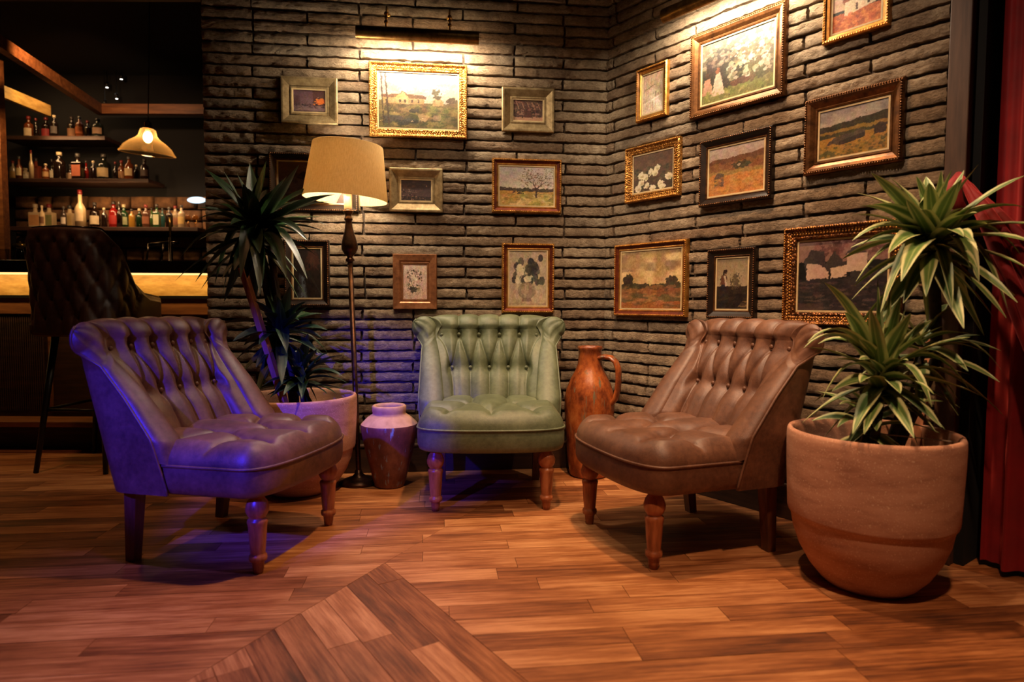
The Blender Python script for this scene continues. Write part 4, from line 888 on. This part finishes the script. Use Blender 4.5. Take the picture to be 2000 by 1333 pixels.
# ------------------------------------------------------------------ curtain
cu = empty('curtain', (CB[0]+U2[0]*1.56, CB[1]+U2[1]*1.56, 0), A2, 'red velvet curtain hanging at the right edge, tied back to the post', 'curtain')
def cloth(nz, nx, fn):
    V = [fn(i/(nx-1), j/(nz-1)) for j in range(nz) for i in range(nx)]; return V, grid_faces(nz, nx)
def drop(u, v):                     # full-height folds
    z = .02+v*2.85; x = .020+u*.95; y = .03+.030*math.sin(u*58)+.012*math.sin(u*131+1); return (x, y, z)
V, F = cloth(60, 240, drop); mk('hanging_folds', mesh('hanging_folds', V, F, VELVET, True), cu)
def fold(k, n):                     # one soft fold of the bundle gathered at the hook
    f = k/(n-1); pts = []; rr = []
    for i in range(15):
        t_ = i/14; x = -.045+.02*f+(.30+.10*f)*t_**1.1; z = 1.185-.02*k*(.3+t_)-(.34+.55*(1-f))*t_**1.35*.9-.05*f*t_; y = -.055-.018*math.sin(k*2.1)-.05*math.sin(math.pi*t_)*(1-f*.5)
        pts.append((x, y, z)); rr.append(.007+.020*t_+.003*math.sin(k*3+i))
    return pts, rr
b = MB()
for k in range(7): pts, rr = fold(k, 7); b.tube(pts, rr, 12)
b.tube([(-.05, -.045, 1.19), (-.052, -.085, 1.15), (-.04, -.09, 1.10), (-.025, -.06, 1.075)], [.012, .022, .020, .010], 10)
b.obj('tied_swag', VELVET, cu)
hk = at(1903, 300, 2.0); hk_o = empty('tieback_hook', tuple(hk), A2, 'small pale ornamental tieback hook on the post beside the curtain', 'hook')
MB().tube([(0, 0, -.03), (0, -.004, 0), (0, -.002, .03), (.002, 0, .05)], .0022, 6).obj('hook_stem', plain('pale_metal', (216, 186, 160), .3, .4), hk_o)
MB().sphere((0, 0, .056), .006, 8, 6, (1, 1, 2)).sphere((-.006, 0, .03), .004, 8, 6).sphere((.007, 0, .022), .004, 8, 6).sphere((0, 0, .014), .005, 8, 6).obj('ornament', plain('pale_knob', (226, 198, 172), .3, .3), hk_o)

# ------------------------------------------------------------------ bar
YB = 3.60
bar = empty('bar_counter', (-2.6, YB, 0), 0, 'long dark bar counter with a lit golden wooden band behind the stool', 'counter')
x0, x1 = -1.6, 1.45
MB().box((x0, -.14, .955), (x1, .50, 1.02), .004).obj('counter_top', BLACKG, bar)
MB().box((x0, -.02, .835), (x1, .02, .955)).obj('light_band', BANDW, bar)
MB().box((x0, -.035, .820), (x1, .02, .836)).obj('band_ledge', BLACKM, bar)
MB().box((x0, -.02, .735), (x1, .02, .820)).obj('upper_panel', PANELW, bar)
MB().box((x0, .0, .16), (x1, .04, .735)).obj('lower_panel', DARKW, bar)
b = MB()
for (xa, xb) in ((-1.5, -.30), (.05, 1.02), (1.14, 1.44)):
    b.beam((xa, -.004, .735), (xb, -.004, .735), .014, .014); b.beam((xa, -.004, .20), (xb, -.004, .20), .014, .014); b.beam((xa, -.004, .2), (xa, -.004, .735), .014); b.beam((xb, -.004, .2), (xb, -.004, .735), .014)
b.obj('panel_moulding', PANELW, bar)
for k in range(22): MB().box((-.24+k*.012, -.012, .2), (-.233+k*.012, .0, .72)).obj('fluting', DARKW, bar)
MB().box((x0, -.17, .135), (x1, .0, .165), .004).obj('foot_rail', PANELW, bar)
MB().box((x0, -.06, 0), (x1, .0, .135)).obj('plinth', DARKW, bar)
MB().box((x0, -.125, .945), (x1, -.105, .955)).obj('led_strip', emis('led', (1, .62, .22, 1), 1.5), bar)
arealight('bar_led_light', (-2.6, YB-.10, .945), (-2.6, YB-.03, .83), 3.2, (1, .60, .22), 3.0, .02)
# back bar
ws = empty('wall_bar', (0, 6.32, 0), 0, kind='structure'); ws['label'] = 'rough brown stone wall behind the bar shelves'
MB().box((-5.1, .0, 0), (-1.2, .1, WH)).obj('wall_core', BLACKC, ws)
zz = .95
while zz < 1.78:
    hh = random.uniform(.10, .15); x = -4.75
    while x < -2.3:
        w = random.uniform(.12, .28); b = MB(); j_ = lambda: random.uniform(-.015, .015)
        V = [(x+.008+j_()*.3, -.03, zz+.008+j_()*.4), (x+w-.008, -.03, zz+.008+j_()*.4), (x+w-.008+j_()*.3, -.03, zz+hh-.008+j_()*.4), (x+.008, -.03, zz+hh-.008)]
        cx, cz = x+w/2, zz+hh/2; V2 = [(cx+(p[0]-cx)*.8, -.055+j_(), cz+(p[2]-cz)*.75) for p in V]; V0 = [(p[0], .0, p[2]) for p in V]
        b.add(V0+V+V2, [(0, 1, 5, 4), (1, 2, 6, 5), (2, 3, 7, 6), (3, 0, 4, 7), (4, 5, 9, 8), (5, 6, 10, 9), (6, 7, 11, 10), (7, 4, 8, 11), (8, 9, 10, 11)], True).obj('stone', STONE, ws); x += w
    zz += hh
def shelf(u0, u1, v_, Y, lab, dep=.26):
    a = at(u0, v_, Y); b = at(u1, v_, Y); z = a[2]
    o = MB().box((a[0], Y-.02, z-.035), (b[0], Y+dep, z), .003).obj('bar_shelf', DARKW, None, label=lab, cat='shelf', group='black shelves behind the bar'); return z
YS = 6.02
z1 = shelf(8, 207, 266, YS, 'highest of the three bottle shelves behind the bar'); z2 = shelf(6, 292, 349, YS, 'middle bottle shelf behind the bar'); z3 = shelf(10, 388, 443, YS, 'lowest and longest bottle shelf behind the bar')
for (xx_, pw_, zt) in ((-4.2, 2.2, z1+.42), (-4.0, 2.2, z2+.36), (-3.7, 3.2, z3+.36), (-3.1, 2.4, z3+.36)):
    arealight('shelf_light', (xx_, YS-.12, zt), (xx_, YS+.1, zt-.4), pw_, (1, .58, .26), .5, .05)
def bottle(u, vbase, Y, h, w, body, lab_c, shape, label, group, cap=None, liquid=None):
    p = at(u, vbase, Y); zb = {0: z1, 1: z2, 2: z3}.get(group[0]) if isinstance(group, tuple) else p[2]
    root = empty('bottle', (p[0], Y, zb+.0005), random.uniform(-.2, .2), label, 'bottle', group[1]); r = w/2
    k = 'bm_%d_%d_%d' % body
    mt = bpy.data.materials.get(k)
    if mt is None:
        mt = plain(k, body, .12, c2=body); mt.node_tree.nodes['Principled BSDF'].inputs['Coat Weight'].default_value = .5
    if shape == 'square':
        b = MB(); b.box((-r, -r*.6, 0), (r, r*.6, h*.66), .006); b.lathe([(r*.5, h*.655), (r*.36, h*.70), (r*.32, h*.85), (0, h*.85)], n=14); b.obj('glass_body', mt, root); nr = r*.36
    elif shape == 'tall':
        MB().lathe([(0, 0), (r, 0), (r, h*.5), (r*.75, h*.58), (r*.38, h*.66), (r*.34, h*.9), (0, h*.9)], n=18).obj('glass_body', mt, root); nr = r*.38
    else:
        MB().lathe([(0, 0), (r*.96, 0), (r, h*.03), (r, h*.60), (r*.86, h*.67), (r*.42, h*.74), (r*.34, h*.80), (r*.34, h*.90), (0, h*.90)], n=20).obj('glass_body', mt, root); nr = r*.38
    hh = h*.85 if shape == 'square' else h*.88
    ck = 'cap_%d_%d_%d' % (cap or (30, 24, 20)); cm = bpy.data.materials.get(ck) or plain(ck, cap or (30, 24, 20), .4)
    MB().lathe([(nr*1.05, hh), (nr*1.15, hh+.003), (nr*1.1, h), (0, h)], n=12).obj('cap', cm, root)
    if lab_c:
        lk = 'lab_%d_%d_%d' % lab_c; lm = bpy.data.materials.get(lk) or plain(lk, lab_c, .6, c2=tuple(int(c*.85) for c in lab_c))
        if shape == 'square': MB().box((-r*.85, -r*.6-.0015, h*.12), (r*.85, -r*.6, h*.55)).obj('paper_label', lm, root)
        else:
            V = []; n = 10
            for zz_ in (h*.16, h*.48):
                for q in range(n+1): a = R(200)+R(140)*q/n; V.append(((r+.001)*math.cos(a), (r+.001)*math.sin(a), zz_))
            mk('paper_label', mesh('paper_label', V, grid_faces(2, n+1), lm, True), root)
DK = (26, 15, 10); AM = (96, 46, 16); RD = (120, 22, 18); GR = (30, 62, 34); CR = (196, 172, 130); CL = (160, 140, 112)
B1 = [(57, 46, 17, AM, (206, 184, 140), 'round', 'amber bottle with a tall cream label, leftmost on the highest shelf'), (71, 36, 9, DK, None, 'tall', 'slim dark bottle second from left on the highest shelf'), (91, 44, 16, DK, (150, 40, 38), 'round', 'dark bottle with a red label on the highest shelf'), (107, 42, 13, DK, (140, 128, 124), 'round', 'dark bottle with a grey label beside the red-labelled one'), (141, 46, 15, DK, (170, 120, 84), 'round', 'dark bottle with a tan label, middle of the highest shelf'), (156, 40, 14, AM, (206, 112, 58), 'round', 'amber bottle with an orange round label on the highest shelf'), (172, 38, 12, DK, None, 'round', 'plain black bottle left of the last one on the highest shelf'), (192, 36, 19, (28, 32, 24), (176, 140, 104), 'round', 'wide dark green bottle ending the highest shelf')]
B2 = [(26, 40, 13, CL, (196, 150, 80), 'round', 'pale gold bottle leftmost on the middle shelf'), (38, 44, 12, AM, (214, 190, 140), 'tall', 'slim amber bottle second from left on the middle shelf'), (50, 26, 18, CL, (226, 212, 180), 'round', 'squat round bottle, its pale label a painted bright reflection'), (62, 56, 8, CR, None, 'tall', 'tall slender pale bottle on the middle shelf'), (71, 46, 17, (110, 50, 34), (120, 60, 44), 'square', 'square reddish brown bottle on the middle shelf'), (90, 30, 12, AM, (190, 150, 100), 'round', 'short amber bottle left of the big black one'), (102, 44, 12, DK, (214, 200, 170), 'tall', 'dark bottle with a long white stripe label'), (117, 52, 22, DK, None, 'round', 'big black bottle with glints on the middle shelf'), (138, 34, 11, DK, (184, 150, 110), 'round', 'small dark bottle with a tan label on the middle shelf'), (153, 50, 20, DK, (196, 110, 76), 'square', 'square bottle with a red and cream slanted label'), (169, 42, 9, RD, None, 'tall', 'slim red bottle on the middle shelf'), (183, 36, 11, DK, None, 'round', 'small black bottle right of the slim red one'), (204, 54, 24, (24, 26, 20), (196, 172, 122), 'round', 'wide bottle with a big cream label on the middle shelf'), (226, 34, 9, DK, None, 'tall', 'thin dark bottle behind the cream labels'), (238, 42, 13, AM, (170, 124, 76), 'round', 'amber bottle with a tan label, third from the right end'), (253, 44, 16, AM, (206, 180, 132), 'round', 'bottle with a cream label and dark seal near the right end'), (267, 34, 10, DK, None, 'round', 'short dark bottle near the right end of the middle shelf'), (283, 40, 15, DK, (60, 40, 26), 'round', 'black bottle with an amber cap ending the middle shelf')]  # squat bottle's pale label stands in for a bright reflection on glass
B3 = [(70, 48, 21, CR, (206, 150, 90), 'square', 'square cream bottle with an orange design on the lowest shelf'), (83, 42, 10, CR, (120, 80, 50), 'round', 'slim cream bottle between two square ones'), (97, 48, 21, CR, (150, 150, 90), 'square', 'square cream bottle with a green design on the lowest shelf'), (125, 40, 10, (60, 50, 44), (214, 200, 180), 'round', 'bottle with black and white bands on the lowest shelf'), (137, 46, 20, CR, (206, 176, 110), 'square', 'square cream bottle with a yellow design'), (158, 72, 19, CR, (214, 190, 150), 'tall', 'tallest white bottle on the lowest shelf'), (186, 52, 18, DK, (214, 196, 160), 'round', 'dark bottle with a pointed pale label'), (204, 38, 11, DK, None, 'round', 'black bottle beside the pointed pale label'), (223, 54, 18, RD, (170, 30, 24), 'round', 'deep red bottle on the lowest shelf'), (234, 50, 10, DK, None, 'tall', 'slim black bottle behind the red one'), (243, 48, 15, GR, (190, 196, 150), 'round', 'green bottle with a white label on the lowest shelf'), (258, 36, 11, (150, 110, 40), None, 'round', 'short yellow bottle on the lowest shelf'), (273, 40, 13, (16, 40, 22), None, 'round', 'dark green glass bottle in the middle of the lowest shelf'), (286, 44, 14, (80, 50, 36), (150, 90, 60), 'round', 'brown bottle with a round crest label'), (297, 42, 9, (60, 90, 46), None, 'tall', 'slim light green bottle on the lowest shelf'), (307, 46, 13, GR, (206, 206, 170), 'square', 'green bottle with a tall white label'), (318, 42, 9, (40, 84, 84), None, 'round', 'teal glass bottle on the lowest shelf'), (331, 40, 13, DK, None, 'round', 'black bottle near the right end of the lowest shelf'), (343, 46, 14, CL, (190, 130, 100), 'round', 'clear bottle with pink label near the right end'), (355, 44, 13, CL, (214, 180, 110), 'round', 'clear bottle with amber label at the right end')]
PXM = YS/FPX
for gi, (L, vb, nm) in enumerate(((B1, 266, 'bottles on the highest bar shelf'), (B2, 349, 'bottles on the middle bar shelf'), (B3, 443, 'bottles on the lowest bar shelf'))):
    for i, (u, hpx, wpx, body, lc, shp, lab) in enumerate(L):
        bottle(u, vb, YS+(.04 if i % 2 else .15), hpx*PXM, wpx*PXM, body, lc, shp, lab, (gi, nm), cap=random.choice([(40, 30, 24), (200, 180, 140), (120, 30, 26), (60, 56, 50)]))
for i, (u, lab) in enumerate(((367, 'round amber glass globe left of its twins on the lowest shelf'), (382, 'round amber glass globe in the middle of three at the lowest shelf end'))):
    p = at(u, 443, YS+.05); r_ = empty('glass_globe', (p[0], YS+.05, z3), 0, lab, 'glass', 'round glasses on the lowest bar shelf'); r_.scale = (.68, .68, .8)
    MB().lathe([(0, 0), (.02, 0), (.022, .004), (.006, .02), (.006, .05), (.03, .07), (.04, .10), (.036, .13), (.028, .145)], n=18).obj('bowl', AMBERG, r_)
# woodwork of the bar
p = at(195, 214, 6.0); q = at(-30, 60, 4.25); bm_ = MB(); bm_.beam((p[0], 6.0, p[2]), (-3.40, 4.2, p[2]), .06, .085)
t_ = bm_.obj('trim_2', PANELW); t_['kind'] = 'structure'; t_['label'] = 'brown wooden beam running away from the left edge over the bar shelves'
t_ = MB().box((p[0]-.03, 5.97, p[2]-.043), (-1.45, 6.03, p[2]+.043)).obj('trim_3', PANELW); t_['kind'] = 'structure'; t_['label'] = 'horizontal brown wooden beam above the pendant lamp'
t_ = MB().box((-4.28, 5.35, 2.50), (-4.24, 6.1, 2.60)).obj('trim_4', BANDW); t_['kind'] = 'structure'; t_['label'] = 'golden lit soffit panel above the highest bottle shelf'
arealight('soffit_light', (-4.15, 5.7, 2.66), (-4.25, 5.7, 2.54), 1.2, (1, .62, .22), .05, .6)
t_ = MB().box((-4.25, 5.0, 1.0), (-3.865, 5.06, 2.62)).obj('trim_5', PANELW); t_['kind'] = 'structure'; t_['label'] = 'amber wooden upright at the left edge beside the bottle shelves'
arealight('upright_light', (-3.95, 4.7, 2.3), (-4.0, 5.0, 1.9), 6, (1, .6, .25), .1, .1)
t_ = MB().box((-3.3, 3.22, 2.285), (-1.40, 3.32, 2.42)).obj('trim_6', DARKW); t_['kind'] = 'structure'; t_['label'] = 'dark brown ceiling beam across the top left'
# ceiling spots over the bar
for i, (u, v_, lab) in enumerate(((237, 155, 'tiny white ceiling spot nearest the pendant cord, upper one'), (209, 171, 'tiny white ceiling spot left of the others'), (228, 193, 'tiny white ceiling spot, lower one near the pendant cord'), (205, 206, 'faint tiny ceiling spot just above the beam'))):
    Y_ = (WH-.01-.8)*FPX/(594-v_); pp = at(u, v_, min(Y_, 6.2)); r_ = empty('ceiling_spot', (pp[0], pp[1], pp[2]), 0, lab, 'spotlight', 'tiny spots under the bar ceiling')
    MB().lathe([(0, .0), (.014, 0), (.014, .05), (.002, .052), (.002, WH-pp[2]), (0, WH-pp[2])], n=12).obj('spot_housing', BLACKM, r_); MB().lathe([(0, -.002), (.011, -.001), (.011, 0)], n=12).obj('lens', emis('spot_white_%d' % i, (1, .93, .8, 1), 9), r_)
# pendant
pp = at(288, 300, 3.62); pr_ = empty('pendant_lamp', (pp[0], pp[1], pp[2]), 0, 'amber glass bell pendant lamp hanging over the bar counter', 'lamp'); pr_.rotation_euler = (R(4), R(5), 0)
MB().lathe([(.136, -.006), (.139, 0), (.137, .004), (.118, .036), (.088, .062), (.060, .080), (.047, .094), (.043, .112), (.038, .128), (.024, .134), (.020, .134), (.036, .126), (.041, .112), (.045, .093), (.058, .078), (.086, .060), (.115, .034), (.134, .004)], n=48).obj('glass_shade', PENDG, pr_)
MB().tube([(.139*math.cos(a), .139*math.sin(a), 0) for a in np.linspace(0, 2*math.pi, 48, endpoint=False)], .0028, 6, True).obj('shade_rim', PENDG, pr_)
MB().lathe([(.024, .132), (.026, .138), (.018, .142), (.018, .162), (.012, .168), (.006, .175), (0, .175)], n=20).obj('lamp_holder', BRASS, pr_)
MB().sphere((0, 0, .086), .024, 14, 10, (1, 1, 1.3)).obj('bulb', emis('pendant_bulb', (1, .78, .5, 1), 30), pr_)
MB().tube([(0, 0, .17), (-.06, .09, WH-pp[2])], .003, 6).obj('cord', BLACKM, pr_)
l = bpy.data.lights.new('pendant_light', 'POINT'); l.energy = 2.2; l.color = (1, .62, .3); l.shadow_soft_size = .03; lo = bpy.data.objects.new('pendant_light', l); COL.objects.link(lo); lo.location = (pp[0], pp[1], pp[2]+.03)
# wall lamp glimpsed behind the bar
pp = at(384, 391, 6.2); r_ = empty('wall_light', tuple(pp), 0, 'small cool white oval light glimpsed behind the bar at the brick edge', 'lamp'); MB().sphere((0, 0, 0), .06, 16, 10, (1.5, .5, .5)).obj('glowing_shade', emis('cool_glow', (.65, .85, 1, 1), 1.6), r_); MB().box((-.02, .0, -.01), (.02, .12, .01)).obj('wall_arm', BLACKM, r_)
# items on the counter
for i, (u, lab) in enumerate(((8, 'clear tumbler at the far left of the bar counter'), (22, 'clear tumbler beside the gold-topped jar'))):
    p = at(u, 509, 3.62); r_ = empty('tumbler', (p[0], 3.62, 1.02), 0, lab, 'glass', 'tumblers on the bar counter'); MB().lathe([(0, .003), (.018, .002), (.020, 0), (.026, .07), (.0245, .07), (.018, .008), (0, .008)], n=20).obj('glass_wall', CLEARG, r_)
p = at(40, 509, 3.66); r_ = empty('jar', (p[0], 3.66, 1.02), 0, 'small dark jar with a round gold lid on the bar counter', 'jar')
MB().lathe([(0, 0), (.020, 0), (.020, .055), (.014, .075), (0, .075)], n=20).obj('jar_body', BLACKG, r_); MB().lathe([(.020, .083), (.028, .084), (.030, .094), (.026, .102), (.006, .108), (.006, .116), (0, .117)], n=20).obj('gold_lid', BRASS, r_); MB().lathe([(.014, .074), (.020, .084)], n=16).obj('jar_neck', SLIP, r_)
p = at(334, 509, 3.95); r_ = empty('beer_tap', (p[0], 3.95, 1.02), 0, 'chrome beer tap on the bar counter near the brick edge', 'tap')
CHR = plain('chrome', (150, 130, 110), .2, 1.)
MB().lathe([(0, 0), (.028, 0), (.028, .01), (.012, .016), (.012, .17), (0, .172)], n=18).obj('tap_column', CHR, r_); MB().tube([(-.13, 0, .125), (.0, 0, .14), (.05, 0, .14)], .011, 8).obj('tap_crossbar', CHR, r_)
for x in (-.12, -.03): MB().tube([(x, -.02, .13), (x-.012, -.03, .02)], .006, 8).obj('tap_spout', CHR, r_)
MB().tube([(0, 0, .17), (.005, -.01, .29)], [.006, .010], 8).obj('tap_handle', BRASS, r_)

# ------------------------------------------------------------------ bar stool
bs = empty('bar_stool', (-2.035, 3.215, 0), R(-4), 'dark brown tufted bar stool with black metal legs at the bar', 'stool')
bs.scale = (.87, 1, .975)
NTt, NZ = 121, 60
th = np.linspace(-1, 1, NTt); hw, dp = .235, .24
def plan(t, off=0., z=0.):
    a = np.abs(t); P = np.array([(0, -dp), (.09, -dp)]+[(.235-.145+.145*math.sin(q), -dp+.145-.145*math.cos(q)) for q in np.linspace(.1, math.pi/2, 12)]+[(.235, .02), (.225, .20)]); s = np.r_[0, np.cumsum(np.hypot(*np.diff(P, axis=0).T))]; s /= s[-1]
    x = np.interp(a, s, P[:, 0]); y = np.interp(a, s, P[:, 1]); d = .01; x2 = np.interp(np.minimum(a+d, 1), s, P[:, 0])-np.interp(np.maximum(a-d, 0), s, P[:, 0]); y2 = np.interp(np.minimum(a+d, 1), s, P[:, 1])-np.interp(np.maximum(a-d, 0), s, P[:, 1]); L = np.hypot(x2, y2)+1e-9
    return (x+y2/L*off)*np.sign(t), y-x2/L*off
top = np.interp(np.abs(th), [0, .36, .52, .66, .80, 1], [1.150, 1.145, 1.06, .90, .845, .83]); rows = []
def stool_rows():
    out = []
    bt = []; 
    for r_i, z in enumerate((.745, .835, .925, 1.015, 1.10)):
        for k in range(-4, 5):
            x = (k+(.5 if r_i % 2 else 0))*.092; bt.append((x, z))
    cr = []
    for (x, z) in bt:
        for (dx, dz) in ((.046, .09), (-.046, .09)): cr.append(((x, z), (x+dx, z+dz)))
        if z < .75: cr.append(((x, z), (x, .66)))
    for j in range(NZ):
        f = j/(NZ-1); z = .675+(top-.675)*f; tp = 1+.0*z
        x0_, y0_ = plan(th, 0); flare = .035*(z-.675)/.47
        arc = th*.62
        ds = tuft(arc, z, bt, cr, .014, .016, .012, .014)*np.clip((1-f)/.08, 0, 1)*np.clip((1-np.abs(th))/.06, 0, 1)
        x_, y_ = plan(th, ds-.0); out.append(np.stack([x_*(1+flare*.3), y_-flare*(1-np.abs(th)), z], -1))
    for k in range(1, 9):
        a = math.pi*k/8; o_ = -.02+.02*math.cos(a); x_, y_ = plan(th, o_); flare = .035*(top-.675)/.47; out.append(np.stack([x_*(1+flare*.3), y_-flare*(1-np.abs(th)), top+.018*math.sin(a)], -1))
    for f in np.linspace(1, 0, 12): z = .70+(top-.70)*f; x_, y_ = plan(th, -.04); flare = .035*(z-.675)/.47; out.append(np.stack([x_*(1+flare*.3), y_-flare*(1-np.abs(th)), z], -1))
    return out
rw = stool_rows(); mk('back_shell', mesh('back_shell', np.concatenate(rw), grid_faces(len(rw), NTt), LDARK, True), bs)
x_, y_ = plan(th, -.018); MB().tube(list(zip(x_*1.01, y_-.028*(1-np.abs(th)), top+.019)), .006, 6).obj('top_piping', BLACKG, bs)
for sx in (0, NTt-1):
    E_ = [r[sx] for r in rw]; c = sum(E_)/len(E_); MB().add([c]+E_, [(0, i+1, (i+1) % len(E_)+1) for i in range(len(E_))]).obj('arm_end', LDARK, bs)
MB().box((-.215, -.225, .655), (.215, .225, .74), .03).obj('seat_pad', LDARK, bs)
LG = [((-.13, -.14), (-.20, -.215)), ((.13, -.14), (.185, -.205)), ((-.13, .14), (-.215, .19)), ((.13, .14), (.20, .20))]
for (a, c) in LG: MB().tube([(a[0], a[1], .665), (c[0], c[1], 0)], [.018, .012], 10).obj('leg', BLACKM, bs)
def lp(i, z): a, c = LG[i]; f = 1-z/.665; return (a[0]+(c[0]-a[0])*f, a[1]+(c[1]-a[1])*f, z)
for (i, k) in ((0, 1), (1, 3), (3, 2), (2, 0)): MB().tube([lp(i, .30), lp(k, .30)], .008, 8).obj('foot_bar', BLACKM, bs)
